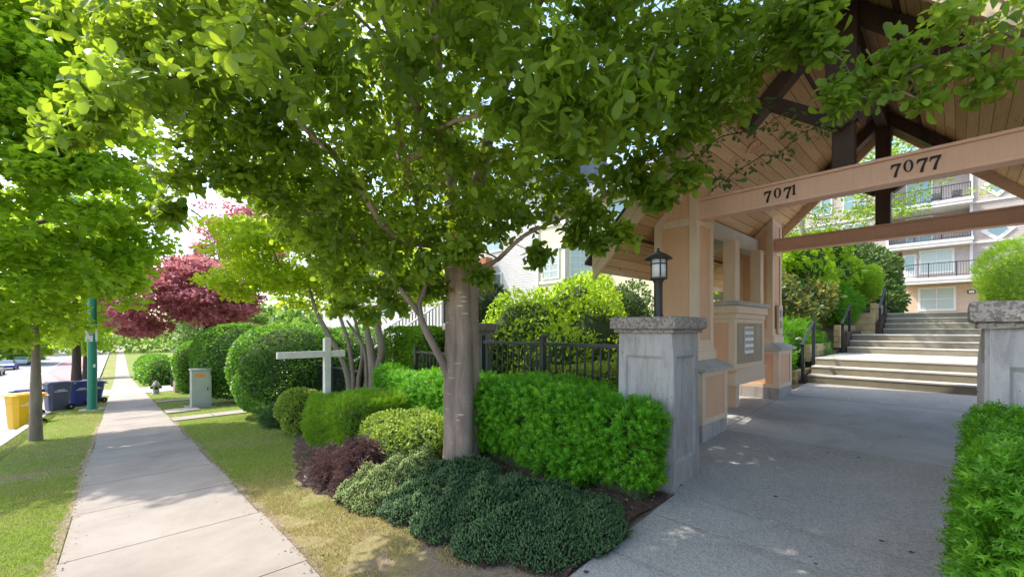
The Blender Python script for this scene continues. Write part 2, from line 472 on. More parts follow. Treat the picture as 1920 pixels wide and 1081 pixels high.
# ------------------------------------------------------------------ foliage
def tpl_leaf(wid=.27, fold=.3, curl=.2, n=4):
    t = [0, .3, .6, .84, 1.0][:n + 1]
    w = [0, .62 * wid, wid, .78 * wid, 0]
    V = []; F = []
    for ti in t: V.append((0, ti, -curl * ti * ti))
    Lf = {}; Rt = {}
    for i in (1, 2, 3):
        Lf[i] = len(V); V.append((-w[i], t[i] + .03, fold * w[i] - curl * t[i] ** 2))
        Rt[i] = len(V); V.append((w[i], t[i] + .03, fold * w[i] - curl * t[i] ** 2))
    for S, s in ((Lf, 1), (Rt, -1)):
        q = [(0, 1, S[1]), (1, 2, S[2]), (1, S[2], S[1]), (2, 3, S[3]), (2, S[3], S[2]), (3, 4, S[3])]
        F += [f if s > 0 else f[::-1] for f in q]
    return np.array(V, float), np.array(F)
def tpl_oval(w=.3, fold=.2):
    V = [(0, 0, 0), (-w, .5, w * fold), (w, .5, w * fold), (0, 1, -.05), (0, .5, 0)]
    return np.array(V, float), np.array([(0, 4, 1), (4, 3, 1), (0, 2, 4), (4, 2, 3)])
def tpl_star(inner=.42, droop=.18):
    V = [(0, .35, 0)]
    ang = [-90, -50, -20, 20, 40, 75, 90, 105, 140, 160, 200, 230]
    rad = [.35, .5, .45, .62, .36, .45, .7, .45, .36, .62, .45, .5]
    ang = [-90, -40, -5, 15, 40, 60, 90, 120, 140, 165, 185, 220]
    rad = [.35, .42, .3, .66, inner, .4, .68, .4, inner, .66, .3, .42]
    for a, r in zip(ang, rad):
        a = math.radians(a); V.append((r * math.cos(a), .35 + r * math.sin(a), -droop * r))
    F = [(0, i, i % 12 + 1) for i in range(1, 13)]
    return np.array(V, float), np.array(F)
def tpl_spray(n=5, w=.06, ln=.3, fan=.9, lift=.08):
    """a feathery spray: rib with paired needles"""
    V = []; F = []
    def tri(a, b, c):
        k = len(V); V.extend([a, b, c]); F.append((k, k + 1, k + 2))
    tri((-.02, 0, 0), (.02, 0, 0), (0, 1, 0))
    for i in range(n):
        t = .12 + .8 * i / (n - 1)
        l = ln * (1 - .55 * abs(t - .4))
        for s in (-1, 1):
            tri((0, t - w, 0), (0, t + w, 0), (s * l * fan, t + l * .75, lift * (1 if i % 2 else -1) * l * 4))
    return np.array(V, float), np.array(F)
def tpl_tuft(n=7, w=.07, spread=.35):
    V = []; F = []
    for i in range(n):
        a = 2 * math.pi * i / n + .3 * (i % 3); s = spread * (.5 + .5 * ((i * 37) % 10) / 10)
        h = .6 + .4 * ((i * 53) % 10) / 10
        k = len(V)
        V += [(-w * math.sin(a), 0, w * math.cos(a)), (w * math.sin(a), 0, -w * math.cos(a)), (s * math.cos(a), h, s * math.sin(a))]
        F.append((k, k + 1, k + 2))
    return np.array(V, float), np.array(F)
def tpl_shoot(n=4, w=.15):
    V = [(0, 0, 0)] + [(w * math.cos(6.283 * k / n), .55, w * math.sin(6.283 * k / n)) for k in range(n)] + [(.05, 1, .04)]
    F = [(0, k + 1, (k + 1) % n + 1) for k in range(n)] + [(n + 1, (k + 1) % n + 1, k + 1) for k in range(n)]
    return np.array(V, float), np.array(F)
def tpl_yewtip():
    V = []; F = []
    def tri(a, b, c):
        k = len(V); V.extend([a, b, c]); F.append((k, k + 1, k + 2))
    tri((-.03, 0, 0), (.03, 0, 0), (0, 1, 0))
    i = 0
    for t, m, l in ((.2, 4, .42), (.45, 5, .46), (.7, 5, .4), (.9, 3, .25)):
        for k in range(m):
            a = 6.283 * (k + .37 * i) / m; c, s_ = math.cos(a), math.sin(a); w = .055
            tri((-w * s_, t, w * c), (w * s_, t, -w * c), (l * c, t + l * .55, l * s_ * .75))
        i += 1
    return np.array(V, float), np.array(F)
TP = dict(shoot=tpl_shoot(), yewtip=tpl_yewtip(), leaf=tpl_leaf(), oval=tpl_oval(), wide=tpl_oval(.42, .3), star=tpl_star(), thin=tpl_star(.16, .3), spray=tpl_spray(), tuft=tpl_tuft(),
          frond=tpl_spray(5, .06, .42, .7, .1), blade=(np.array([(-.09, 0, 0), (.09, 0, 0), (.0, 1, .12)], float), np.array([(0, 1, 2)])))
def unit(a):
    return a / np.maximum(np.linalg.norm(a, axis=1, keepdims=True), 1e-9)
def tri_mesh(name, V, F, rnd=None):
    me = bpy.data.meshes.new(name)
    me.vertices.add(len(V)); me.vertices.foreach_set('co', V.astype(np.float32).ravel())
    nf = len(F)
    me.loops.add(nf * 3); me.loops.foreach_set('vertex_index', F.astype(np.int32).ravel())
    me.polygons.add(nf)
    me.polygons.foreach_set('loop_start', np.arange(0, nf * 3, 3, dtype=np.int32))
    me.polygons.foreach_set('loop_total', np.full(nf, 3, dtype=np.int32))
    me.update(calc_edges=True)
    if rnd is not None:
        a = me.attributes.new('rnd', 'FLOAT', 'POINT'); a.data.foreach_set('value', rnd.astype(np.float32))
    return me
def leaves(pos, d, n, size, tpl, rnd=None):
    """instances of a leaf template baked to arrays: pos, direction, face normal"""
    TV, TF = TP[tpl]
    N = len(pos)
    d = unit(d); x = unit(np.cross(d, n) + 1e-6); z = np.cross(x, d)
    size = np.broadcast_to(size, (N,)) if np.ndim(size) < 2 else size
    V = (TV[None, :, 0, None] * x[:, None] + TV[None, :, 1, None] * d[:, None] + TV[None, :, 2, None] * z[:, None]) * size[:, None, None] + pos[:, None]
    k = len(TV)
    F = TF[None] + (np.arange(N) * k)[:, None, None]
    if rnd is None: rnd = RN.random(N)
    rr = np.repeat(rnd, k)
    if tpl in ('spray', 'frond', 'tuft', 'shoot', 'yewtip'):   # fresh growth at the tips
        rr = np.clip(rr * .72 + np.tile((TV[:, 1] - .35) * .42, N), 0, 1)
    return V.reshape(-1, 3), F.reshape(-1, 3), rr
def join(parts):
    V = []; F = []; R = []; o = 0
    for v, f, r in parts:
        V.append(v); F.append(f + o); R.append(r); o += len(v)
    return np.concatenate(V), np.concatenate(F), np.concatenate(R)
def rdir(n):
    return unit(RN.normal(size=(n, 3)))
def clump_leaves(C, R, per, size, tpl, flat=.6, droop=.25, up=.8, jit=.25):
    """leaves in clumps: C centres (K,3), R radii (K,)"""
    K = len(C); N = K * per
    u = rdir(N) * (RN.random((N, 1)) ** .45)
    u[:, 2] *= flat
    c = np.repeat(C, per, 0); r = np.repeat(R, per)[:, None]
    pos = c + u * r
    d = u * 1.0 + RN.normal(size=(N, 3)) * .55; d[:, 2] = d[:, 2] * .5 - droop
    n = RN.normal(size=(N, 3)) * .5; n[:, 2] += up
    rnd = np.clip(RN.random(N) * .75 + np.repeat(RN.random(K), per) * .35 - .05, 0, 1)
    return leaves(pos, d, n, size * (1 + jit * RN.normal(size=N).clip(-2, 2)), tpl, rnd)
def rosettes(C, R, per, k, size, flat=.55, tpl='leaf', young=0):
    """clumps of whorled rosettes of k leaves"""
    K = len(C); N = K * per
    u = rdir(N) * (RN.random((N, 1)) ** .5); u[:, 2] *= flat
    c = np.repeat(C, per, 0); r = np.repeat(R, per)[:, None]
    pos = c + u * r
    ax = u * .9 + RN.normal(size=(N, 3)) * .35; ax[:, 2] += .55; ax = unit(ax)
    t = unit(np.cross(ax, rdir(N))); b = np.cross(ax, t)
    P = []; D = []; NN = []; RR = []; S = []
    rn = np.clip(RN.random(N) * .7 + np.repeat(RN.random(K), per) * .35, 0, 1)
    sz = size * (1 + .2 * RN.normal(size=N).clip(-2, 2))
    for i in range(k):
        a = 2 * math.pi * i / k + RN.random(N)[:, None] * .9
        rad = t * np.cos(a) + b * np.sin(a)
        el = RN.uniform(-.35, .95, (N, 1))
        dd = rad * np.cos(el) + ax * np.sin(el); dd[:, 2] -= .12
        P.append(pos + ax * (.02 * i - .04) * 1.2 + RN.normal(size=(N, 3)) * .012); D.append(dd); NN.append(ax - dd * .3 + RN.normal(size=(N, 3)) * .42)
        RR.append(np.clip(rn + RN.normal(size=N) * .08, 0, 1)); S.append(sz * RN.uniform(.6, 1.12, N))
    return leaves(np.concatenate(P), np.concatenate(D), np.concatenate(NN), np.concatenate(S), tpl, np.concatenate(RR)), pos
def ell_pts(c, r, K, inner=.45, zmin=-1, lump=.0):
    out = []
    while len(out) < K:
        v = rdir(1)[0]; q = inner + (1 - inner) * random.random() ** .6
        if v[2] < zmin: continue
        v = v * q * (1 + lump * math.sin(5 * v[0] + 3 * v[1] + c[0]) * math.cos(4 * v[2] + c[1]))
        out.append((c[0] + v[0] * r[0], c[1] + v[1] * r[1], c[2] + v[2] * r[2]))
    return np.array(out)
def skeleton(roots, targets, rtip=.006, rmax=.12, power=.5, n=6, bend=.25, seg=.35):
    """roots: list of polylines (with radii) that already stand; each target is joined to the nearest node"""
    nodes = []; par = []
    for pl in roots:
        base = len(nodes)
        for i, p in enumerate(pl):
            nodes.append(Vector(p)); par.append(base + i - 1 if i else -1)
    nroot = len(nodes)
    paths = []
    T = [Vector(t) for t in targets]
    ctr = sum((Vector(pl[-1]) for pl in roots), Vector()) / len(roots)
    T.sort(key=lambda t: (t - ctr).length)
    for t in T:
        best = None; bi = 0
        for i, p in enumerate(nodes):
            dd = (p - t).length + max(0, p.z - t.z) * .9
            if best is None or dd < best: best = dd; bi = i
        a = nodes[bi]; ln = (t - a).length
        m = max(2, int(ln / seg) + 1)
        side = Vector(rdir(1)[0]) * ln * bend * .35
        idx = [bi]
        for k in range(1, m + 1):
            f = k / m
            p = a.lerp(t, f) + side * math.sin(math.pi * f) + Vector((0, 0, ln * bend * .35 * math.sin(math.pi * f)))
            if k < m: p += Vector(rdir(1)[0]) * ln * .02
            nodes.append(p); par.append(idx[-1]); idx.append(len(nodes) - 1)
        paths.append(idx)
    cnt = [0] * len(nodes)
    for idx in paths:
        i = idx[-1]
        while i >= 0:
            cnt[i] += 1; i = par[i]
    bm = BM()
    for idx in paths:
        rad = [min(rmax, rtip * (max(1, cnt[i])) ** power) for i in idx]
        rad[0] = min(rad[0], rad[1] * 1.25); rad[-1] *= .4
        tube(bm, [nodes[i] for i in idx], rad, n, cap=False)
    return bm, nodes
def shell_box(x0, x1, y0, y1, z0, z1, n, rnd=.15, wob=.05, top=True, rot=0):
    """points and normals on a rounded, slightly lumpy box"""
    P = []; Nn = []
    ax = (x1 - x0) * (y1 - y0); sx = (y1 - y0) * (z1 - z0); sy = (x1 - x0) * (z1 - z0)
    w = np.array([ax, sx, sx, sy, sy]); w = w / w.sum()
    f = RN.choice(5, n, p=w); a = RN.random(n); b = RN.random(n)
    p = np.zeros((n, 3)); q = np.zeros((n, 3))
    cx, cy, cz = (x0 + x1) / 2, (y0 + y1) / 2, (z0 + z1) / 2
    hx, hy, hz = (x1 - x0) / 2, (y1 - y0) / 2, (z1 - z0) / 2
    A = 2 * a - 1; B = 2 * b - 1
    for k, (i, s) in enumerate(((2, 1), (0, -1), (0, 1), (1, -1), (1, 1))):
        mk = f == k
        o = [j for j in range(3) if j != i]
        p[mk, i] = s; p[mk, o[0]] = A[mk]; p[mk, o[1]] = B[mk]
    h = np.array([hx, hy, hz]); P = p * h
    inn = np.clip(P, -(h - rnd), (h - rnd)); dv = P - inn
    nn = unit(dv + p * 1e-3)
    P = inn + nn * rnd
    wv = wob * (np.sin(P[:, 0] * 5 + 1.3) * np.cos(P[:, 1] * 4.3) + np.sin(P[:, 2] * 7 + P[:, 1] * 3))
    P = P + nn * wv[:, None]
    P += np.array([cx, cy, cz])
    return P, nn
def shell_ell(c, r, n, wob=.05, zmin=-.7, freq=4, power=2.0):
    u = rdir(int(n * 2.2)); u = u[u[:, 2] > zmin][:n]
    k = (np.abs(u) ** power).sum(1) ** (-1 / power)
    r = np.array(r)
    P = u * k[:, None] * r
    nn = unit(P / r ** 2)
    ph = c[0] * 3 + c[1]
    wv = wob * (np.sin(P[:, 0] * freq + ph) * np.cos(P[:, 1] * freq * .8 + ph) + np.sin(P[:, 2] * freq * 1.3 + P[:, 1] * freq + ph)) + wob * .8 * np.sin(P[:, 0] * freq * 2.3) * np.sin(P[:, 1] * freq * 2.1 + P[:, 2] * freq * 2.7)
    return P + nn * wv[:, None] + np.array(c), nn
def sprigs(P, nn, size, tpl, out=.7, depth=.06, jit=.3, lie=.0, upb=.2):
    n = len(P)
    P = P - nn * (RN.random((n, 1)) ** 1.5) * depth
    tang = unit(np.cross(nn, rdir(n)))
    d = nn * out + tang * (1 - out) * 1.4 + RN.normal(size=(n, 3)) * .25; d[:, 2] += upb
    nv = nn * .6 + RN.normal(size=(n, 3)) * .5 + np.array([0, 0, .4])
    patch = .5 + .5 * np.sin(P[:, 0] * 6.1 + P[:, 2] * 5.3) * np.cos(P[:, 1] * 5.2 + 1)
    rnd = np.clip(RN.random(n) * .8 + patch * .22, 0, 1)
    return leaves(P, d, nv, size * (1 + jit * RN.normal(size=n).clip(-1.8, 1.8)), tpl, rnd)
def core_mesh(bm, c, r, k=.86):
    """dense twiggy inside of a clipped shrub"""
    m = bmesh.ops.create_icosphere(bm, subdivisions=3, radius=1)
    for v in m['verts']:
        v.co = Vector((c[0] + v.co.x * r[0] * k, c[1] + v.co.y * r[1] * k, c[2] + v.co.z * r[2] * k))
M['twigs'] = plain('inner_twigs', (.045, .07, .02), .95, .5, 25, bmp=1, fine=50)
M['twigs2'] = plain('inner_brown_twigs', (.06, .035, .025), .95, .5, 25, bmp=1, fine=50)
M['twigslime'] = plain('inner_lime_twigs', (.16, .24, .03), .95, .4, 25, bmp=1, fine=50)

# ------------------------------------------------------------------ ground
def sheet(name, x0, x1, y0, y1, nx, ny, off, mat, zf=G, wob=0):
    xs = np.linspace(x0, x1, nx + 1); ys = np.linspace(y0, y1, ny + 1)
    bm = BM()
    g = [[bm.verts.new((x, y, zf(x, y) + off + (wob * math.sin(x * 7) * math.cos(y * 6) if wob else 0))) for y in ys] for x in xs]
    for i in range(nx):
        for j in range(ny):
            bm.faces.new([g[i][j], g[i + 1][j], g[i + 1][j + 1], g[i][j + 1]])
    o = obj(name, bm, mat, smooth=True); tag(o, kind='structure'); return o
def ground():
    xs = sorted(set([-600, -300, -120, -60, -30, -20, -14] + list(np.arange(-1.9, 12.1, .35)) + list(np.arange(12, 26, 1.)) + [30, 40, 60, 100, 200, 600]))
    ys = sorted(set([-600, -200, -60, -20, -8] + list(np.arange(-6, 20, .5)) + list(np.arange(20, 80, 2.5)) + [90, 120, 200, 400, 900]))
    bm = BM()
    def z(x, y):
        base = G(x, y)
        if x < -1.83: base = zS(y) - .45
        return base
    g = [[bm.verts.new((x, y, z(x, y))) for y in ys] for x in xs]
    for i in range(len(xs) - 1):
        for j in range(len(ys) - 1):
            bm.faces.new([g[i][j], g[i + 1][j], g[i + 1][j + 1], g[i][j + 1]])
    o = obj('ground', bm, M['lawn'], smooth=True); tag(o, kind='structure')
ground()
# road with gutter, kerb and the red painted lane
zroad = lambda x, y: zS(y) - .13 + .004 * (-2 - x)
sheet('road', -15, -2.3, -8, 260, 6, 90, 0, M['asphalt'], zroad)
sheet('gutter', -2.3, -1.99, -8, 260, 1, 90, .001, M['kerb'], lambda x, y: zS(y) - .13)
def strip(name, mat, segs, ztop, zbot, kind='structure'):
    bm = BM()
    for x0, x1, ya, yb in segs:
        prism(bm, x0, x1, ya, yb, lambda x, y: zS(y) + zbot, lambda x, y: zS(y) + ztop)
    o = obj(name, bm, mat); tag(o, kind=kind); return o
ks = []
y = -7.
while y < 240:
    L_ = 3.0
    if not (31 < y < 40): ks.append((-1.99, -1.84, y, y + L_ - .012))
    y += L_
strip('kerb', M['kerb'], ks, .012, -.3)
strip('far_kerb', M['kerb'], [(-15.2, -15.0, -8 + 4 * k, -4.01 + 4 * k) for k in range(62)], .05, -.3)
bm = BM()
poly = [(-5.2, 53), (-4.2, 49.5), (-4.35, 70), (-4.4, 95), (-4.4, 140), (-7.6, 140), (-7.6, 100), (-7.4, 76), (-6.6, 62)]
poly = [(-4.3, 50), (-4.4, 58), (-4.4, 67), (-4.4, 75), (-4.4, 95), (-4.4, 140), (-8.0, 140), (-8.0, 95), (-8.0, 75), (-7.6, 67), (-6.3, 58)]
vs = [bm.verts.new((x, y, zroad(x, y) + .012)) for x, y in poly]
for k in range(5):
    a, b = k, k + 1; c, d = 10 - k - 1 if k < 5 else 6, 10 - k
    bm.faces.new([vs[a], vs[b], vs[c], vs[d]] if c != b else [vs[a], vs[b], vs[d]])
tag(obj('painted_red_lane', bm, M['redlane']), kind='structure')
bm = BM()
out = [(-4.25, 49.6)] + [(-6.45, 57.8), (-7.75, 66.9), (-8.12, 75), (-8.12, 140)]
for (xa, ya), (xb, yb) in zip(out, out[1:]):
    f = [bm.verts.new((x, y, zroad(x, y) + .018)) for x, y in ((xa - .1, ya), (xa + .12, ya), (xb + .12, yb), (xb - .1, yb))]
    bm.faces.new(f)
for ya in range(50, 139, 1):
    f = [bm.verts.new((x, y, zroad(x, y) + .018)) for x, y in ((-4.32, ya), (-4.18, ya), (-4.18, ya + 1), (-4.32, ya + 1))]
    bm.faces.new(f)
tag(obj('lane_line', bm, M['white']), kind='structure')
# sidewalk slabs with joints
sheet('sidewalk_bed', -.37, 1.08, -7, 240, 1, 120, .004, M['joint'], lambda x, y: zS(y))
slabs = []
y = -6.97
while y < 31.2:
    slabs.append((-.37 - .012 * math.sin(y), 1.08 + .012 * math.cos(y * 2), y, y + 1.487)); y += 1.5
y = 38.5
while y < 238:
    w = 3.0
    slabs.append((-.37, 1.08, y, y + w - .02)); y += w
strip('sidewalk', M['walk'], slabs, .022, -.05)
# driveway crossing with pavers
pv = []
for i in range(26):
    for j in range(16):
        x0 = -2.3 + i * .45; y0 = 31.3 + j * .45
        pv.append((x0 + (.22 if j % 2 else 0), x0 + .43 + (.22 if j % 2 else 0), y0, y0 + .43))
strip('driveway', M['paver'], pv, .026, -.25)
# side path to the house and pads in the lawn
bm = BM()
for k in range(3):
    prism(bm, 1.1 + k * .95, 2.03 + k * .95, 14.85, 15.75, lambda x, y: G(x, y) - .05, lambda x, y: G(x, y) + .03)
tag(obj('side_path', bm, M['walk']), kind='structure')
bm = BM()
prism(bm, 1.12, 2.0, 17.3, 18.6, lambda x, y: G(x, y) - .05, lambda x, y: G(x, y) + .035)
prism(bm, 1.12, 2.6, 22.6, 23.5, lambda x, y: G(x, y) - .05, lambda x, y: G(x, y) + .03)
tag(obj('concrete_pad', bm, M['walk']), kind='structure')
# entrance walkway
def walkslab(name, mat, segs):
    bm = BM()
    for x0, x1, y0, y1 in segs:
        n = max(1, int((x1 - x0) / .6))
        for k in range(n):
            a = x0 + (x1 - x0) * k / n; b = x0 + (x1 - x0) * (k + 1) / n
            prism(bm, a, b, y0, y1, lambda x, y: Wz(x, y) - .026, Wz)
        bmesh.ops.remove_doubles(bm, verts=bm.verts, dist=.0005)
    tag(obj(name, bm, mat), kind='structure')
def Wz(x, y):
    if x < 3.6:
        t = (x - 1.08) / 2.52
        return (zS(y) + .022) * (1 - t) + .03 * t
    return .03 + .05 * (x - 3.6)
walkslab('entrance_walkway', M['aggregate'], [(1.09, 2.55, -3.4, 1.74), (2.566, 3.2, -3.4, 1.74), (3.216, 3.655, -3.4, 1.74), (3.672, 4.3, -2.0, 1.79), (4.3, 5.945, -2.0, 2.7), (8.966, 10.6, -.3, 2.2)])
walkslab('walkway_slab', M['broom'], [(5.962, 8.95, -.6, 2.19), (5.962, 8.95, 2.205, 4.4)])
bm = BM()
for k in range(19): prism(bm, 1.12 + .5 * k, 1.62 + .5 * k - (0 if k < 18 else .02), -1.9, 1.7 if k < 5 else 1.78 if k < 6 else 2.15, lambda x, y: Wz(x, y) - .12, lambda x, y: Wz(x, y) - .03)
tag(obj('walkway_base', bm, M['joint']), kind='structure')
bm = BM()
for k in range(60):
    x, y = random.uniform(1.3, 9), random.uniform(-.1, 2.0); r_ = random.uniform(.006, .02)
    if x > 3.6 and y > 1.6: continue
    vv = [bm.verts.new((x + r_ * (1 + .3 * math.sin(3 * a + k)) * math.cos(a), y + r_ * math.sin(a), Wz(x, y) + .003)) for a in [6.283 * q / 9 for q in range(9)]]
    bm.faces.new(vv)
tag(obj('gum_spots', bm, M['joint']), kind='structure')
# planting bed
bed_edge = [(2.1, 1.76), (1.98, 2.4), (1.9, 3.0), (1.84, 4.0), (1.68, 5.0), (1.66, 5.9), (1.95, 6.9), (2.1, 7.6), (2.4, 8.6), (2.9, 10.2), (3.0, 13.5)]
bm = BM()
def zmul(x, y): return G(x, y) + .035 + .018 * math.sin(x * 9) * math.sin(y * 8)
rows = []
for k in range(len(bed_edge) - 1):
    (xa, ya), (xb, yb) = bed_edge[k], bed_edge[k + 1]
    m = max(1, int((yb - ya) / .15))
    for i in range(m):
        t = i / m
        rows.append((xa + (xb - xa) * t + .035 * math.sin((ya + t) * 13), ya + (yb - ya) * t))
prev = None
for xe, ye in rows:
    xr = 3.55 if ye < 2.45 else 5.6 if ye < 4.5 else 6.5
    cur = [bm.verts.new((xe, ye, G(xe, ye) - .01))] + [bm.verts.new((xe + .12 + (xr - .12 - xe) * q, ye, zmul(xe + .12 + (xr - .12 - xe) * q, ye))) for q in np.linspace(0, 1, 26) ** 1.3]
    if prev:
        for i in range(len(cur) - 1): bm.faces.new([prev[i], prev[i + 1], cur[i + 1], cur[i]])
    prev = cur
tag(obj('mulch_bed', bm, M['mulch'], smooth=True), kind='structure')
def grass(name, regions, dens, size, mat):
    P = []
    for x0, x1, y0, y1 in regions:
        n = int((x1 - x0) * (y1 - y0) * dens)
        P.append(np.stack([RN.uniform(x0, x1, n), RN.uniform(y0, y1, n)], 1))
    P = np.concatenate(P)
    return P
def blades(name, P, size, mat):
    z = np.array([G(x, y) for x, y in P]) - .003
    n = len(P)
    d = RN.normal(size=(n, 3)) * .45; d[:, 2] = 1
    v, f, r = leaves(np.column_stack([P, z]), d, rdir(n), size * RN.uniform(.5, 1.3, n), 'blade')
    o = link(name, tri_mesh(name, v, f, r), mat); tag(o, kind='stuff'); return o
def edgex(y):
    for (xa, ya), (xb, yb) in zip(bed_edge, bed_edge[1:]):
        if ya <= y <= yb: return xa + (xb - xa) * (y - ya) / (yb - ya)
    return 3.2
Pg = grass('g', [(-1.83, -.34, 3.6, 9)], 6500, 1, None)
Pg = np.concatenate([Pg, grass('g', [(-1.83, -.36, 9, 31)], 1500, 1, None)])
hv = np.array([.5 + .5 * math.sin(x * 2.3 + 1.3 * math.sin(y * .9)) * math.sin(y * .8 + 1.5 * x + 1) for x, y in Pg])
dv_ = (RN.random(len(Pg)) * .5 + hv * .5) < .37
tag(blades('dry_verge_grass', Pg[dv_], .036, L['dry']), 'dry straw-coloured grass patches on the verge by the kerb', 'dry grass')
Pg = Pg[~dv_]
tag(blades('verge_grass', Pg, .034, L['grass']), 'short green grass on the verge between kerb and sidewalk', 'grass')
Pr = np.concatenate([grass('g', [(1.05, 2.6, 4.2, 9)], 5600, 1, None), grass('g', [(1.07, 3.3, 9, 14.8)], 1900, 1, None), grass('g', [(1.1, 4.2, 15.8, 31)], 700, 1, None), grass('g', [(1.05, 2.1, 1.8, 4.2)], 5000, 1, None)])
mask = np.array([x < edgex(y) - .02 and not (x < 2.05 and 17.2 < y < 18.7) for x, y in Pr]); Pr = Pr[mask]
hsh = np.array([.5 + .5 * math.sin(x * 3.1 + 1.7 * math.sin(y * 1.3)) * math.cos(y * 1.9 + x) for x, y in Pr])
dryp = np.clip((8.2 - Pr[:, 1]) / 4.2, 0, 1) * .72 + .16
isdry = (RN.random(len(Pr)) * .6 + hsh * .4) < dryp
tag(blades('lawn_grass', Pr[~isdry], .034, L['grass']), 'fresh green grass on the lawn beside the sidewalk', 'grass')
kp = np.array([math.sin(x * 8 + 2 * math.sin(y * 3)) * math.sin(y * 5.3 + x * 2) > -.25 + max(0, (3.6 - y) * .5) for x, y in Pr]); 
tag(blades('dry_lawn_grass', Pr[isdry & kp], .042, L['dry']), 'straw-coloured dry grass next to the planting bed', 'dry grass')
bm = BM()
for sd, xe in ((-1, -.372), (1, 1.083)):
    y = 2.0; prev = None
    while y < 16:
        w = .03 + .05 * abs(math.sin(y * 2.3) * math.sin(y * .7 + 1)) + .015 * math.sin(y * 17)
        cur = (bm.verts.new((xe - sd * .004, y, zS(y) + .018)), bm.verts.new((xe + sd * (w + .02), y, zS(y) + .006)))
        if prev: bm.faces.new([prev[0], prev[1], cur[1], cur[0]])
        prev = cur; y += .08
tag(obj('soil_edge', bm, M['dirt']), kind='structure')
n = 900
yy_ = RN.uniform(2.4, 14, n); xx_ = RN.choice([-.36, 1.07], n) + RN.normal(size=n) * .05
mk = ~((yy_ < 1.8)); Pw = np.column_stack([xx_, yy_])
Pd = np.column_stack([RN.uniform(-.3, 3.6, 150), RN.uniform(.2, 9, 150)]); Pd = Pd[(Pd[:, 0] < 1.05) | (Pd[:, 1] < 1.7)]
P2 = np.concatenate([Pw, Pd]); n = len(P2)
z2 = np.array([(zS(y) + .026) if x < 1.09 else max(Wz(x, y), G(x, y)) + .004 for x, y in P2])
d = RN.normal(size=(n, 3)); d[:, 2] *= .12; nn_ = RN.normal(size=(n, 3)) * .25; nn_[:, 2] += 1
M['litter'] = leafmat('fallen_leaf', [(0, (.05, .025, .015)), (.6, (.14, .08, .05)), (1, (.3, .2, .12))], (.2, .1, .05), .15)
v, f, r = leaves(np.column_stack([P2, z2]), d, nn_, RN.uniform(.008, .028, n), 'oval')
o = link('path_litter', tri_mesh('path_litter', v, f, r), M['litter']); tag(o, 'tiny scattered leaf bits and grit on the sidewalk and walkway', 'leaf litter', kind='stuff')
# bits of litter on the mulch
n = 9000
Pm = np.stack([RN.uniform(1.7, 4.0, n), RN.uniform(1.8, 7.5, n)], 1)
Pm = Pm[[x > edgex(y) + .03 for x, y in Pm]]
z = np.array([zmul(x, y) + .004 for x, y in Pm]); n = len(Pm)
d = RN.normal(size=(n, 3)); d[:, 2] *= .25; nn_ = RN.normal(size=(n, 3)) * .3; nn_[:, 2] += 1
M['litter'] = leafmat('fallen_leaf', [(0, (.05, .025, .015)), (.6, (.14, .08, .05)), (1, (.3, .2, .12))], (.2, .1, .05), .15)
v, f, r = leaves(np.column_stack([Pm, z]), d, nn_, RN.uniform(.015, .045, n), 'oval')
o = link('leaf_litter', tri_mesh('leaf_litter', v, f, r), M['litter']); tag(o, 'brown fallen leaves and twigs on the mulch under the tree', 'leaf litter', kind='stuff')

# ------------------------------------------------------------------ gatehouse
YC = .82
def zsof(y): return 4.95 - abs(y - YC)
GX0, GX1 = 4.72, 9.42
gate = thing('gatehouse', 'peach timber gatehouse with steep plank-lined roof over the entrance walkway', 'gatehouse', (7.1, YC, .1))
def framed(bm, x0, x1, y0, y1, zb, zt, st=.075, pr=.018, rails=()):
    """corner boards and rails standing proud of a boxy core"""
    for a, b in ((x0 - pr, x0 + st), (x1 - st, x1 + pr)):
        for c, d in ((y0 - pr, y0 + st), (y1 - st, y1 + pr)):
            prism(bm, a, b, c, d, zb, zt)
    for z0, z1 in rails:
        e = pr - .004
        for (a, b, c, d) in ((x0 + st, x1 - st, y0 - e, y0 + .01), (x0 + st, x1 - st, y1 - .01, y1 + e),
                             (x0 - e, x0 + .01, y0 + st, y1 - st), (x1 - .01, x1 + e, y0 + st, y1 - st)):
            z0f = z0 if callable(z0) else (lambda x, y, v=z0: v)
            z1f = z1 if callable(z1) else (lambda x, y, v=z1: v)
            prism(bm, a, b, c, d, z0f, z1f)
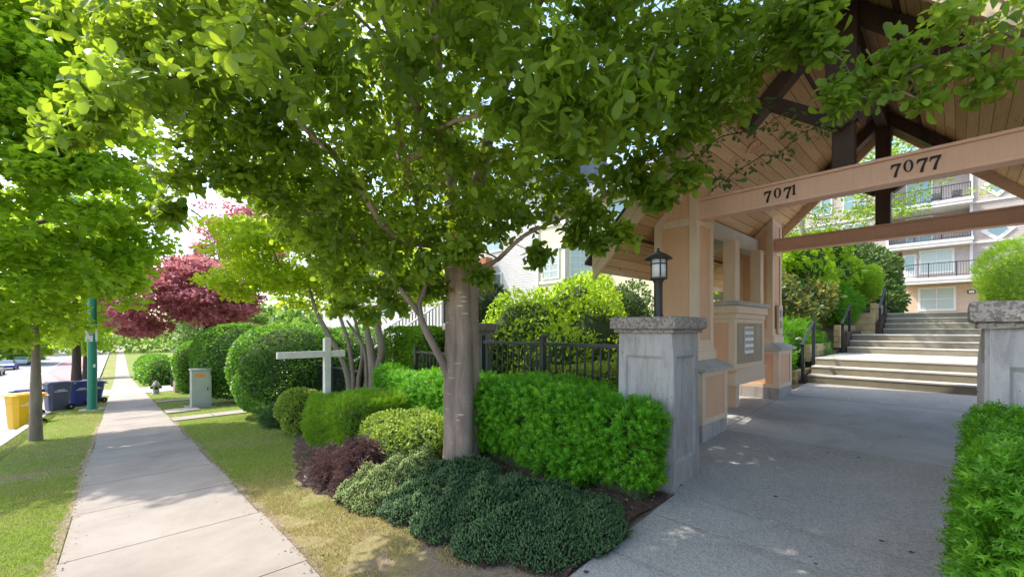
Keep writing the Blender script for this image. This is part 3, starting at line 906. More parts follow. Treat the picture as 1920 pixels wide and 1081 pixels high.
def column(x0, x1, ya, yb, zg):
    y0, y1 = min(ya, yb), max(ya, yb)
    bm = BM(); prism(bm, x0, x1, y0, y1, lambda x, y: zg + 1.02, lambda x, y: zsof(y) - .012)
    c = obj('column', bm, M['panel'], gate)
    bm = BM()
    framed(bm, x0, x1, y0, y1, lambda x, y: zg + 1.1, lambda x, y: zsof(y) - .006,
           rails=[(zg + 1.14, zg + 1.24), (2.84, 2.93), (lambda x, y: zsof(y) - .1, lambda x, y: zsof(y) - .008)])
    obj('trim', bm, M['trim'], c)
    # stepped base
    px0, px1, py0, py1 = x0 - .14, x1 + .14, y0 - .14, y1 + .14
    zb = zg - .1
    bm = BM(); box(bm, px0 + .012, px1 - .012, py0 + .012, py1 - .012, zg + .2, zg + .86)
    p = obj('plinth', bm, M['panel'], gate)
    bm = BM()
    framed(bm, px0 + .012, px1 - .012, py0 + .012, py1 - .012, lambda x, y: zg + .2, lambda x, y: zg + .86, .07, .02, [(zg + .2, zg + .27), (zg + .79, zg + .86)])
    obj('trim', bm, M['trim'], p)
    bm = BM(); box(bm, px0 - .005, px1 + .005, py0 - .005, py1 + .005, zb, zg + .198, .01)
    obj('footing', bm, M['pillar'], p)
    bm = BM()
    box(bm, px0 - .07, px1 + .07, py0 - .07, py1 + .07, zg + .862, zg + .9, .006)
    lo = [(px0 - .07, py0 - .07), (px1 + .07, py0 - .07), (px1 + .07, py1 + .07), (px0 - .07, py1 + .07)]
    hi = [(x0 - .04, y0 - .04), (x1 + .04, y0 - .04), (x1 + .04, y1 + .04), (x0 - .04, y1 + .04)]
    b = [bm.verts.new((x, y, zg + .9)) for x, y in lo]; t = [bm.verts.new((x, y, zg + .99)) for x, y in hi]
    bm.faces.new(t)
    for i in range(4): bm.faces.new([b[i], b[(i + 1) % 4], t[(i + 1) % 4], t[i]])
    obj('cap', bm, M['grey_cap'], p)
    bm = BM(); box(bm, x0 - .045, x1 + .045, y0 - .045, y1 + .045, zg + .985, zg + 1.1, .008)
    box(bm, x0 - .028, x1 + .028, y0 - .028, y1 + .028, zg + 1.1, zg + 1.14, .005)
    obj('collar', bm, M['trim'], p)
for xx0, xx1, zg in ((5.36, 5.86, .12), (8.52, 9.04, .27)):
    column(xx0, xx1, 2.3, 2.84, zg)
    column(xx0, xx1, 2 * YC - 2.3, 2 * YC - 2.84, zg)
# digits
def arc(cx, cy, rx, ry, a0, a1, n):
    return [(cx + rx * math.cos(math.radians(a0 + (a1 - a0) * k / n)), cy + ry * math.sin(math.radians(a0 + (a1 - a0) * k / n))) for k in range(n + 1)]
SEVEN = [(.03, .98), (.0, .66), (.05, .66), (.1, .78), (.17, .83), (.27, .84), (.43, .84), (.36, .66), (.27, .42), (.21, .2), (.17, .0), (.36, .0), (.37, .18), (.41, .4), (.48, .64), (.6, .92), (.6, 1.0), (.12, 1.0), (.08, .965)]
ONE = [(.0, .84), (.0, .89), (.12, .93), (.2, 1.0), (.25, 1.0), (.25, .08), (.34, .05), (.34, 0), (.0, 0), (.0, .05), (.09, .08), (.09, .82)]
def digit(ch, y, z, h, x, parent):
    bm = BM()
    def ext(pts2d, holes=None):
        f = bm.faces.new([bm.verts.new((x, y - p[0] * h, z + p[1] * h)) for p in pts2d])
        r = bmesh.ops.extrude_face_region(bm, geom=[f])
        for v in [g for g in r['geom'] if isinstance(g, bmesh.types.BMVert)]: v.co.x -= .008
    if ch == '7': ext(SEVEN)
    elif ch == '1': ext(ONE)
    else:
        o = arc(.31, .5, .31, .5, 0, 360, 28)[:-1]; i = arc(.31, .5, .155, .44, 0, 360, 28)[:-1]
        for k in range(28):
            a, b = o[k], o[(k + 1) % 28]; c, d = i[(k + 1) % 28], i[k]
            F0 = [bm.verts.new((x, y - p[0] * h, z + p[1] * h)) for p in (a, b, c, d)]
            F1 = [bm.verts.new((x - .008, y - p[0] * h, z + p[1] * h)) for p in (a, b, c, d)]
            bm.faces.new(F0); bm.faces.new(F1[::-1])
            bm.faces.new([F0[0], F0[1], F1[1], F1[0]]); bm.faces.new([F0[2], F0[3], F1[3], F1[2]])
    bmesh.ops.triangulate(bm, faces=bm.faces)
    return obj('digit', bm, M['digit'], parent)
def crossbeam(x, name, zb, zt, wid):
    ya, yb = 2.34, 2 * YC - 2.34
    bm = BM()
    box(bm, x, x + wid, yb, ya, zb + .025, zt - .03, .012)
    box(bm, x - .018, x + wid + .018, yb, ya, zt - .03, zt, .006)
    box(bm, x - .012, x + wid + .012, yb, ya, zb, zb + .045, .008)
    return obj(name, bm, M['beam'], gate)
fb = crossbeam(5.4, 'front_beam', 2.895, 3.155, .16)
for txt, ys in (('7071', (1.535, 1.435, 1.34, 1.262)), ('7077', (.455, .365, .275, .19))):
    for ch, y in zip(txt, ys):
        low = ch == '7'
        digit(ch, y, 2.945 if low else 2.972, .125 if low else .112, 5.398, fb)
rb = crossbeam(8.66, 'rear_beam', 2.895, 3.13, .16)
for s in (1, -1):
    yb = YC + s * 1.75
    bm = BM(); box(bm, 5.87, 8.51, min(yb - .09 * s, yb + .09 * s), max(yb - .09 * s, yb + .09 * s), 2.84, 3.1, .01)
    obj('side_beam', bm, M['greige'], gate)
# roof
def roofpiece(name, mat, x0, x1, off0, off1, s, ye=2.62, uv=False, yin=0.0):
    bm = BM()
    def P(x, t, off):
        y = YC + s * t; return bm.verts.new((x, y, 4.95 - t + off))
    a = [P(x0, yin, off0), P(x1, yin, off0), P(x1, ye, off0), P(x0, ye, off0)]
    b = [P(x0, yin, off1), P(x1, yin, off1), P(x1, ye, off1), P(x0, ye, off1)]
    bm.faces.new(a); bm.faces.new(b[::-1])
    for i in range(4): bm.faces.new([a[i], b[i], b[(i + 1) % 4], a[(i + 1) % 4]])
    if uv:
        l = bm.loops.layers.uv.new('UVMap')
        for f in bm.faces:
            for lp in f.loops:
                c = lp.vert.co; lp[l].uv = (c.x + .3, abs(c.y - YC) * 1.414 + .02)
    return obj(name, bm, mat, gate)
for s in (1, -1):
    roofpiece('ceiling', M['soffit'], GX0 + .05, GX1 - .05, 0, .03, s, 2.6, True)
    r = roofpiece('roof', M['roof'], GX0 - .03, GX1 + .03, .155, .2, s, 2.72)
    roofpiece('rafter_layer', M['darkwood'], GX0 + .1, GX1 - .1, .034, .15, s, 2.58)
    roofpiece('fascia', M['trim'], GX0, GX0 + .045, -.17, .152, s, 2.6)
    roofpiece('fascia', M['trim'], GX0 - .02, GX0 - .002, -.02, .15, s, 2.6)
    roofpiece('fascia', M['trim'], GX1 - .045, GX1, -.17, .152, s, 2.6)
    # eave board
    bm = BM(); y = YC + s * 2.6
    box(bm, GX0 + .05, GX1 - .05, min(y, y + s * .04), max(y, y + s * .04), 4.95 - 2.6 - .06, 4.95 - 2.6 + .14)
    obj('eave_board', bm, M['trim'], gate)
    # thin dark purlins under the planks
    for t in (.42, 2.2):
        bm = BM(); bar(bm, (GX0 + .06, YC + s * t, 4.95 - t - .02), (GX1 - .06, YC + s * t, 4.95 - t - .02), .03, .045, up=Vector((0, s, 1)))
        obj('purlin', bm, M['darkwood'], gate)
bm = BM(); box(bm, GX0 + .06, GX1 - .06, YC - .06, YC + .06, 4.62, 4.86); obj('ridge_beam', bm, M['darkwood'], gate)
def truss(x, zb, zt):
    k = .09
    bm = BM(); box(bm, x - k, x + k, YC - k, YC + k, zb, 4.84, .008); obj('king_post', bm, M['darkwood'], gate)
    for s in (1, -1):
        bm = BM(); bar(bm, (x, YC + s * .08, 3.66), (x, YC + s * .76, 4.16), .14, .13); obj('brace', bm, M['darkwood'], gate)
        bm = BM(); bar(bm, (x, YC + s * .02, 4.8), (x, YC + s * .95, 3.87), .14, .16, up=Vector((1, 0, 0))); obj('rafter', bm, M['darkwood'], gate)
truss(5.48, 3.16, 4.8)
truss(8.74, 3.135, 4.8)
bm = BM(); box(bm, 5.3, 5.388, YC - .13, YC + .13, 3.62, 4.78, .006); v = [bm.verts.new(p) for p in ((5.3, YC - .13, 3.618), (5.388, YC - .13, 3.618), (5.388, YC + .13, 3.618), (5.3, YC + .13, 3.618), (5.3, YC, 3.52), (5.388, YC, 3.52))]
for f in ((0, 1, 5, 4), (2, 3, 4, 5), (0, 4, 3), (1, 2, 5)): bm.faces.new([v[i] for i in f])
obj('gusset', bm, M['darkwood'], gate)
bm = BM(); box(bm, 8.68, 8.8, YC - .06, YC + .06, 2.75, 2.89); bm.free()
# recessed lights in the planks
for x, t, s in ((6.3, 1.35, -1), (7.6, 1.2, -1), (6.1, 1.05, 1), (7.8, 1.3, 1)):
    bm = BM(); lathe(bm, (0, 0, 0), [(.095, 0), (.1, -.012), (.075, -.02), (.07, -.004), (.03, .0)], 24)
    rot = Matrix.Rotation(math.radians(45) * (-s), 4, 'X')
    bmesh.ops.transform(bm, matrix=Matrix.Translation((x, YC + s * t, 4.95 - t - .004)) @ rot, verts=bm.verts)
    obj('recessed_light', bm, M['beam'], gate)
# call box on the rear column
kb = thing('switch_box', 'cream electrical switch box with two square covers on the rear column', 'switch box', (8.8, 2.24, 1.75))
bm = BM(); box(bm, 8.72, 8.95, 2.235, 2.281, 1.42, 1.94, .01); obj('housing', bm, M['trim'], kb)
for z in (1.52, 1.72):
    bm = BM(); box(bm, 8.78, 8.89, 2.222, 2.234, z, z + .13, .004); obj('cover', bm, M['grey_cap'], kb)

# ------------------------------------------------------------------ notice cabinet
cab = thing('notice_cabinet', 'cream mailbox cabinet with weathered board door on a single post', 'cabinet', (7.4, 2.6, .2))
cx0, cx1, cy0, cy1 = 6.72, 8.06, 2.28, 2.95
bm = BM(); box(bm, cx0, cx1, cy0 + .03, cy1, .9, 1.66); body = obj('body', bm, M['panel'], cab)
bm = BM(); framed(bm, cx0, cx1, cy0 + .03, cy1, lambda x, y: .9, lambda x, y: 1.66, .075, .014, [(.9, .97), (1.6, 1.66)]); obj('trim', bm, M['trim'], body)
bm = BM(); box(bm, cx0 - .02, cx1 + .02, cy0, cy1 + .02, .66, .86, .008); box(bm, cx0 - .045, cx1 + .045, cy0 - .02, cy1 + .045, .862, .9, .006); obj('lower_box', bm, M['trim'], cab)
bm = BM(); box(bm, cx0 - .02, cx1 + .02, cy0, cy1 + .02, 1.662, 1.74, .004); box(bm, cx0 - .05, cx1 + .05, cy0 - .03, cy1 + .05, 1.742, 1.86, .008); obj('frieze', bm, M['trim'], cab)
bm = BM(); box(bm, cx0 - .08, cx1 + .08, cy0 - .06, cy1 + .08, 1.862, 1.925, .008); obj('top', bm, M['grey_cap'], cab)
for a, b in ((cx0 + .08, (cx0 + cx1) / 2 - .003), ((cx0 + cx1) / 2 + .003, cx1 - .08)):
    bm = BM(); box(bm, a, b, cy0 - .012 + .03, cy0 + .028, .975, 1.595, .004)
    dd = obj('door', bm, M['doorwood'], cab)
bm = BM()
box(bm, 7.1, 7.5, cy0 + .003, cy0 + .0155, 1.12, 1.54, .002)
pg = obj('notice_sheet', bm, M['paper'], cab)
bm = BM()
for k in range(4): box(bm, 7.11, 7.49, cy0 + .0, cy0 + .0025, 1.17 + .1 * k, 1.22 + .1 * k)
obj('glazing', bm, M['grey_cap'], pg)
bm = BM(); box(bm, 7.35, 7.5, 2.5, 2.65, .1, .66, .008); obj('post', bm, M['trim'], cab)
# posts and rails above the cabinet
bm = BM(); box(bm, cx0 + .02, cx0 + .2, cy0 + .02, cy0 + .2, 1.925, 2.84, .006); obj('upper_post', bm, M['trim'], cab)
bm = BM(); box(bm, cx0 + .03, cx0 + .16, cy1 - .13, cy1, 1.925, 2.84, .006); obj('upper_post', bm, M['trim'], cab)
bm = BM(); box(bm, cx0 + .04, cx0 + .12, cy0 + .2, cy1 - .13, 2.7, 2.84); obj('upper_rail', bm, M['greige'], cab); bm = BM(); box(bm, cx0 + .04, cx0 + .12, cy0 + .2, cy1 - .13, 1.97, 2.04); obj('upper_rail', bm, M['greige'], cab)
bm = BM(); box(bm, cx1 - .16, cx1, cy0 + .02, cy0 + .18, 1.925, 2.84, .006); obj('upper_post', bm, M['trim'], cab)

# ------------------------------------------------------------------ concrete pillars
def pillar(x0, x1, y0, y1, zb, zt, label, group='concrete gate pillars'):
    t = thing('concrete_pillar', label, 'pillar', ((x0 + x1) / 2, (y0 + y1) / 2, 0), group)
    cx, cy = (x0 + x1) / 2, (y0 + y1) / 2; hx, hy = (x1 - x0) / 2, (y1 - y0) / 2
    bm = BM()
    def q(u, v, z, inset=0):
        k = 1 + .035 * (zt - z) / (zt - zb)
        return (cx + u * (hx * k - inset * (abs(u) == 1 and 1)), cy + v * (hy * k - inset * (abs(v) == 1 and 1)), z)
    # each side: outer ring, recessed panel
    zt_ = zt - .15
    def side(p):   # p(u, z, inset)
        us = (-1, -.68, .68, 1); zs = (zb, zb + .28, zt_ - .22, zt_)
        g = {}
        for i, u in enumerate(us):
            for j, z in enumerate(zs): g[i, j] = bm.verts.new(p(u, z, 0))
        for i in range(3):
            for j in range(3):
                if (i, j) == (1, 1):
                    e = .03; du = .05
                    inn = [bm.verts.new(p(uu, zz, .022)) for uu, zz in ((us[1] + du, zs[1] + e), (us[2] - du, zs[1] + e), (us[2] - du, zs[2] - e), (us[1] + du, zs[2] - e))]
                    o4 = [g[1, 1], g[2, 1], g[2, 2], g[1, 2]]
                    for a in range(4): bm.faces.new([o4[a], o4[(a + 1) % 4], inn[(a + 1) % 4], inn[a]])
                    bm.faces.new(inn)
                else: bm.faces.new([g[i, j], g[i + 1, j], g[i + 1, j + 1], g[i, j + 1]])
    def K(z): return 1 + .035 * (zt - z) / (zt - zb)
    side(lambda u, z, i: (cx - (hx * K(z) - i), cy + u * hy * K(z), z))
    side(lambda u, z, i: (cx + (hx * K(z) - i), cy + u * hy * K(z), z))
    side(lambda u, z, i: (cx + u * hx * K(z), cy - (hy * K(z) - i), z))
    side(lambda u, z, i: (cx + u * hx * K(z), cy + (hy * K(z) - i), z))
    bmesh.ops.remove_doubles(bm, verts=bm.verts, dist=.001)
    es = [e for e in bm.edges if abs(e.verts[0].co.x - e.verts[1].co.x) < .05 and abs(e.verts[0].co.y - e.verts[1].co.y) < .05
          and all(abs(abs(v.co.x - cx) - hx * K(v.co.z)) < .002 and abs(abs(v.co.y - cy) - hy * K(v.co.z)) < .002 for v in e.verts)]
    bmesh.ops.bevel(bm, geom=es, offset=.018, segments=2, affect='EDGES')
    obj('shaft', bm, M['pillar'], t)
    bm = BM()
    v = box(bm, x0 - .065, x1 + .065, y0 - .065, y1 + .065, zt - .12, zt, .025)
    box(bm, x0 - .03, x1 + .03, y0 - .03, y1 + .03, zt - .155, zt - .121, .006)
    bmesh.ops.subdivide_edges(bm, edges=[e for e in bm.edges if e.calc_length() > .3], cuts=9, use_grid_fill=True)
    for w in bm.verts: w.co += Vector(rdir(1)[0]) * .0035
    obj('cap', bm, M['cap'], t)
    return t
pillar(3.68, 4.26, 1.80, 2.36, -.02, 1.62, 'tall concrete gate pillar carrying the black post lamp, beside the bright hedge')
pillar(3.66, 4.24, -.68, -.1, -.02, 1.66, 'concrete gate pillar on the far side of the walkway, behind the right-hand hedge')
pillar(4.02, 4.54, 5.35, 5.87, -.4, 1.6, 'concrete fence pillar half hidden behind the big tree trunk')
# lamp
lp = thing('pillar_lamp', 'black lantern with white glass on a short post atop the concrete pillar', 'lamp', (3.97, 2.08, 1.62))
bm = BM(); lathe(bm, (3.97, 2.08, 1.62), [(.05, 0), (.052, .01), (.046, .03), (.043, .04), (.043, .34), (.05, .36), (.06, .375)], 20); obj('post', bm, M['bronze'], lp, True)
bm = BM(); lathe(bm, (3.97, 2.08, 1.995), [(.062, 0), (.085, .006), (.085, .022), (.07, .026)], 24); obj('gallery', bm, M['bronze'], lp)
bm = BM(); lathe(bm, (3.97, 2.08, 2.02), [(.073, 0), (.073, .19)], 28); obj('glass', bm, M['glass_white'], lp, True)
bm = BM()
for k in range(5):
    a = 2 * math.pi * k / 5 + 2.62
    x, y = 3.97 + .079 * math.cos(a), 2.08 + .079 * math.sin(a)
    bar(bm, (x, y, 2.01), (x, y, 2.215), .011)
for z in (2.155,):
    pts = [(3.97 + .079 * math.cos(2 * math.pi * k / 24), 2.08 + .079 * math.sin(2 * math.pi * k / 24), z) for k in range(25)]
    tube(bm, pts, .006, 6)
obj('cage', bm, M['bronze'], lp)
bm = BM(); lathe(bm, (3.97, 2.08, 2.2), [(.08, .0), (.135, .004), (.138, .012), (.09, .045), (.04, .072), (.014, .085), (.012, .1), (.016, .108), (.004, .118)], 28); obj('roof', bm, M['bronze'], lp, True)

# ------------------------------------------------------------------ fences
def fence(x, y0, y1, zr, zb, label, posts, gap=.113, cat='fence'):
    t = thing('metal_fence', label, cat, (x, (y0 + y1) / 2, zb), 'black picket fence sections')
    bm = BM(); box(bm, x - .024, x + .024, y0, y1, zr - .042, zr, .004); obj('rail', bm, M['black'], t); bm = BM(); box(bm, x - .018, x + .018, y0, y1, zb + .1, zb + .135)
    obj('rail', bm, M['black'], t)
    for yp in posts:
        bm = BM(); box(bm, x - .034, x + .034, yp - .034, yp + .034, zb - .1, zr + .07, .003); box(bm, x - .042, x + .042, yp - .042, yp + .042, zr + .072, zr + .086, .004); obj('post', bm, M['black'], t)
    y = y0 + gap * .6
    while y < y1 - .03:
        if all(abs(y - p) > .05 for p in posts):
            bm = BM(); box(bm, x - .0085, x + .0085, y - .0085, y + .0085, zb + .135, zr - .042); obj('picket', bm, M['black'], t)
        y += gap
    return t
fence(4.06, 2.43, 5.28, 1.33, .1, 'black metal picket fence between the lamp pillar and the half-hidden pillar', [2.47, 3.74, 5.0, 5.24])
fence(4.06, 5.95, 7.0, 1.1, -.2, 'short black picket fence left of the big trunk, ending at the block hedge', [6.96])
fence(4.0, 9.2, 12.6, .55, -.7, 'low black picket fence behind the slender multi-stem trunks', [9.25, 10.9, 12.55])

# ------------------------------------------------------------------ stairs
st = thing('concrete_stairs', 'wide concrete steps climbing in three flights beyond the gatehouse', 'stairs', (10.6, 1, .38))
RX = [10.6, 10.95, 11.3, 14.2, 14.55, 14.9, 17.0, 17.33, 17.66, 18.0]
RZ = .163
def flight(k0, k1, yl, yr, xend):
    bm = BM()
    for k in range(k0, k1):
        xe = xend if k == k1 - 1 else RX[k + 1] + .02
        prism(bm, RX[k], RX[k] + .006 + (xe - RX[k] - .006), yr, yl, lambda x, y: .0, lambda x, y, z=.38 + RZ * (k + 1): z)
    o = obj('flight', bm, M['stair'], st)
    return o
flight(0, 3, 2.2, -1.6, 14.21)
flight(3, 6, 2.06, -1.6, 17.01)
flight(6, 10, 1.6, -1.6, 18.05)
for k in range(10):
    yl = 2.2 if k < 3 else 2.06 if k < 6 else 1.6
    bm = BM(); box(bm, RX[k] - .012, (RX[k + 1] if k < 9 else 18.04) - .004, -1.6, yl, .38 + RZ * (k + 1) - .025, .38 + RZ * (k + 1) + .004, .004); obj('tread', bm, M['tread'], st)  # slabs whose pale colour paints the sunlit tops of the steps
for lab, (xa, za, xb, zb, y) in (('black stair handrail beside the lowest flight of steps', (10.55, .40, 11.5, .87, 2.27)),
                                  ('black stair handrail beside the middle flight of steps', (13.95, .87, 14.95, 1.36, 2.12)),
                                  ('black stair handrail on the left of the top flight of steps', (16.85, 1.36, 17.95, 2.0, 1.66))):
    t = thing('handrail', lab, 'handrail', (xa, y, za), 'stair handrails')
    h = .8
    bm = BM(); bar(bm, (xa - .1, y, za + h - .03), (xb + .02, y, zb + h + .02), .05, .035); bar(bm, (xb, y, zb + h + .02), (xb + .16, y, zb + h + .02), .05, .035); obj('rail', bm, M['black'], t)
    for x, z in ((xa, za), (xb, zb)):
        bm = BM(); box(bm, x - .03, x + .03, y - .03, y + .03, z - .25, z + h - .01); obj('post', bm, M['black'], t)
t = thing('handrail', 'single black handrail end showing above the far gate pillar', 'handrail', (13.0, -1.2, .9), 'stair handrails')
bm = BM(); bar(bm, (12.0, -1.28, 1.2), (12.9, -1.28, 2.25), .06, .04); obj('rail', bm, M['black'], t)
bm = BM(); box(bm, 12.85, 12.92, -1.31, -1.25, .8, 2.2); obj('post', bm, M['black'], t)
# landscape timber boxes stepping up beside the stairs
for i, (x0, x1, y0, y1, z0, z1) in enumerate(((10.4, 12.6, 2.34, 2.46, .2, .62), (11.6, 13.9, 2.36, 2.5, .75, 1.15), (13.7, 13.85, 2.5, 3.3, .8, 1.45), (14.1, 16.7, 2.2, 2.34, 1.0, 1.62), (16.55, 16.7, 1.75, 2.9, 1.3, 2.0), (16.75, 19, 1.74, 1.88, 1.6, 2.3))):
    labs = ['lowest landscape timber edging at the foot of the steps', 'timber planter edge beside the first stair landing', 'short timber planter end facing the walkway at the middle handrail',
            'long timber planter edge beside the middle flight', 'timber planter end facing the walkway under the cream-flowered shrub', 'top timber planter edge beside the uppermost steps']
    bm = BM(); n = max(2, int((z1 - z0) / .14))
    for k in range(n):
        a = z0 + (z1 - z0) * k / n; box(bm, x0 + .006 * (k % 2), x1, y0, y1 - .005 * (k % 2), a + .003, a + (z1 - z0) / n - .003, .01)
    tag(obj('timber_edging', bm, M['timber']), labs[i], 'timber edging', 'landscape timbers by the steps')
bm = BM()
prism(bm, 14.25, 16.6, 2.07, 2.34, lambda x, y: .4, lambda x, y: 1.45); prism(bm, 16.7, 19, 1.62, 2.8, lambda x, y: .5, lambda x, y: 1.7 + (x - 16.7) * .2)
prism(bm, 10.5, 14.1, 2.21, 2.6, lambda x, y: .1, lambda x, y: .4 + (x - 10.5) * .16)
tag(obj('planter_soil', bm, M['mulch']), kind='structure')
t = thing('path_light', 'small dark mushroom path light beside the lowest handrail', 'path light', (11.6, 2.7, .8))
bm = BM(); lathe(bm, (11.9, 2.62, 1.25), [(.16, 0), (.15, .02), (.02, .07)], 16); obj('shade', bm, M['grey_cap'], t)
bm = BM(); lathe(bm, (11.9, 2.62, .6), [(.02, 0), (.02, .65)], 10); obj('post', bm, M['black'], t)

# ------------------------------------------------------------------ street side things
t = thing('sign_post', 'white wooden cross-shaped yard sign post standing in the hedge', 'sign post', (2.53, 7.2, -.5))
bm = BM(); box(bm, 2.48, 2.58, 7.16, 7.26, -.6, 1.355, .006); obj('post', bm, M['postwhite'], t)
bm = BM(); box(bm, 1.78, 2.476, 7.17, 7.25, 1.04, 1.145, .005); box(bm, 2.584, 2.82, 7.17, 7.25, 1.04, 1.145, .005); obj('arm', bm, M['postwhite'], t)

gz = zS(22.1)
t = thing('street_pole', 'thick green steel street pole with a white parking sign', 'street pole', (-.72, 22.1, gz))
bm = BM(); lathe(bm, (-.72, 22.1, gz), [(.17, -.1), (.17, .06), (.145, .09), (.14, .1), (.125, 3.5), (.09, 7.5), (.05, 7.55)], 24); obj('pole', bm, M['greenpole'], t, True)
bm = BM(); lathe(bm, (-.72, 22.1, gz), [(.36, -.1), (.36, .035)], 24); obj('footing', bm, M['kerb'], t)
bm = BM(); tube(bm, [(-.72, 22.1, gz + 7.4), (-1.6, 22.1, gz + 8.0), (-2.8, 22.1, gz + 8.1)], [.05, .04, .035], 8); obj('arm', bm, M['greenpole'], t)
dv = Vector((.45, -1, 0)).normalized(); sv = Vector((1, .45, 0)).normalized()
def plate(c, w, h, th, mat, name, parent, off=0, bev=0):
    bm = BM(); c = Vector(c) + dv * off
    bar(bm, c - Vector((0, 0, h / 2)), c + Vector((0, 0, h / 2)), w, th, up=dv)
    return obj(name, bm, mat, parent)
sc = Vector((-.80, 22.1, 1.28)) + dv * .15
sg = plate(sc, .34, .46, .012, M['paper'], 'sign_plate', t)
def ring(c, r0, r1, off, mat, name, n=24):
    bm = BM(); c = Vector(c) + dv * off; vs = []
    for k in range(n):
        a = 2 * math.pi * k / n; e = sv * math.cos(a) + Vector((0, 0, math.sin(a)))
        vs.append((bm.verts.new(c + e * r0), bm.verts.new(c + e * r1)))
    for k in range(n):
        a, b = vs[k], vs[(k + 1) % n]; bm.faces.new([a[0], b[0], b[1], a[1]])
    return obj(name, bm, mat, sg)
ring(sc + Vector((0, 0, .07)), .06, .085, .0085, M['digit'], 'symbol')
ring(sc + Vector((0, 0, .07)), .0, .03, .0085, M['digit'], 'symbol')
for s in (-1, 1): plate(sc + sv * s * .09 - Vector((0, 0, .18)), .07, .018, .003, M['digit'], 'arrow', sg, .009)
plate(Vector((-.72, 22.1, .15)) + dv * .136, .07, .12, .006, M['paper'], 'number_tag', t)

bz = G(2.1, 18.6)
t = thing('utility_box', 'grey-green metal utility cabinet with an orange sticker beside the round hedge', 'utility cabinet', (2.15, 18.8, bz))
bm = BM(); box(bm, 1.86, 2.44, 18.42, 18.92, bz - .05, bz + 1.32, .02); obj('housing', bm, M['box'], t)
bm = BM(); box(bm, 1.83, 2.47, 18.39, 18.95, bz + 1.322, bz + 1.38, .015); obj('lid', bm, M['box'], t)
bm = BM(); box(bm, 1.92, 2.38, 18.408, 18.418, bz + .1, bz + 1.25, .004); dr = obj('door', bm, M['box'], t)
bm = BM(); box(bm, 1.95, 2.25, 18.402, 18.4075, bz + 1.08, bz + 1.2); obj('sticker', bm, M['orange'], dr)
bm = BM(); box(bm, 2.31, 2.34, 18.39, 18.407, bz + .6, bz + .72, .004); obj('handle', bm, M['black'], dr)
bm = BM(); box(bm, 1.7, 2.6, 18.3, 19.1, bz - .1, bz + .04, .01); obj('base', bm, M['walk'], t)

hz = G(1.45, 29.3)
t = thing('fire_hydrant', 'short grey fire hydrant with black side caps by the driveway', 'hydrant', (1.45, 29.3, hz))
bm = BM(); lathe(bm, (1.45, 29.3, hz), [(.2, -.05), (.2, .04), (.14, .05), (.14, .45), (.17, .46), (.17, .52), (.13, .56), (.1, .64), (.04, .69), (.04, .73)], 18); obj('barrel', bm, M['grey_cap'], t, True)
for s in (-1, 1):
    bm = BM(); c = Vector((1.45, 29.3, hz + .36)); tube(bm, [c + Vector((s * .1, 0, 0)), c + Vector((s * .24, 0, 0))], .07, 12); obj('cap', bm, M['black'], t)
bm = BM(); c = Vector((1.45, 29.3, hz + .33)); tube(bm, [c + Vector((0, -.1, 0)), c + Vector((0, -.22, 0))], .085, 14); obj('cap', bm, M['black'], t)

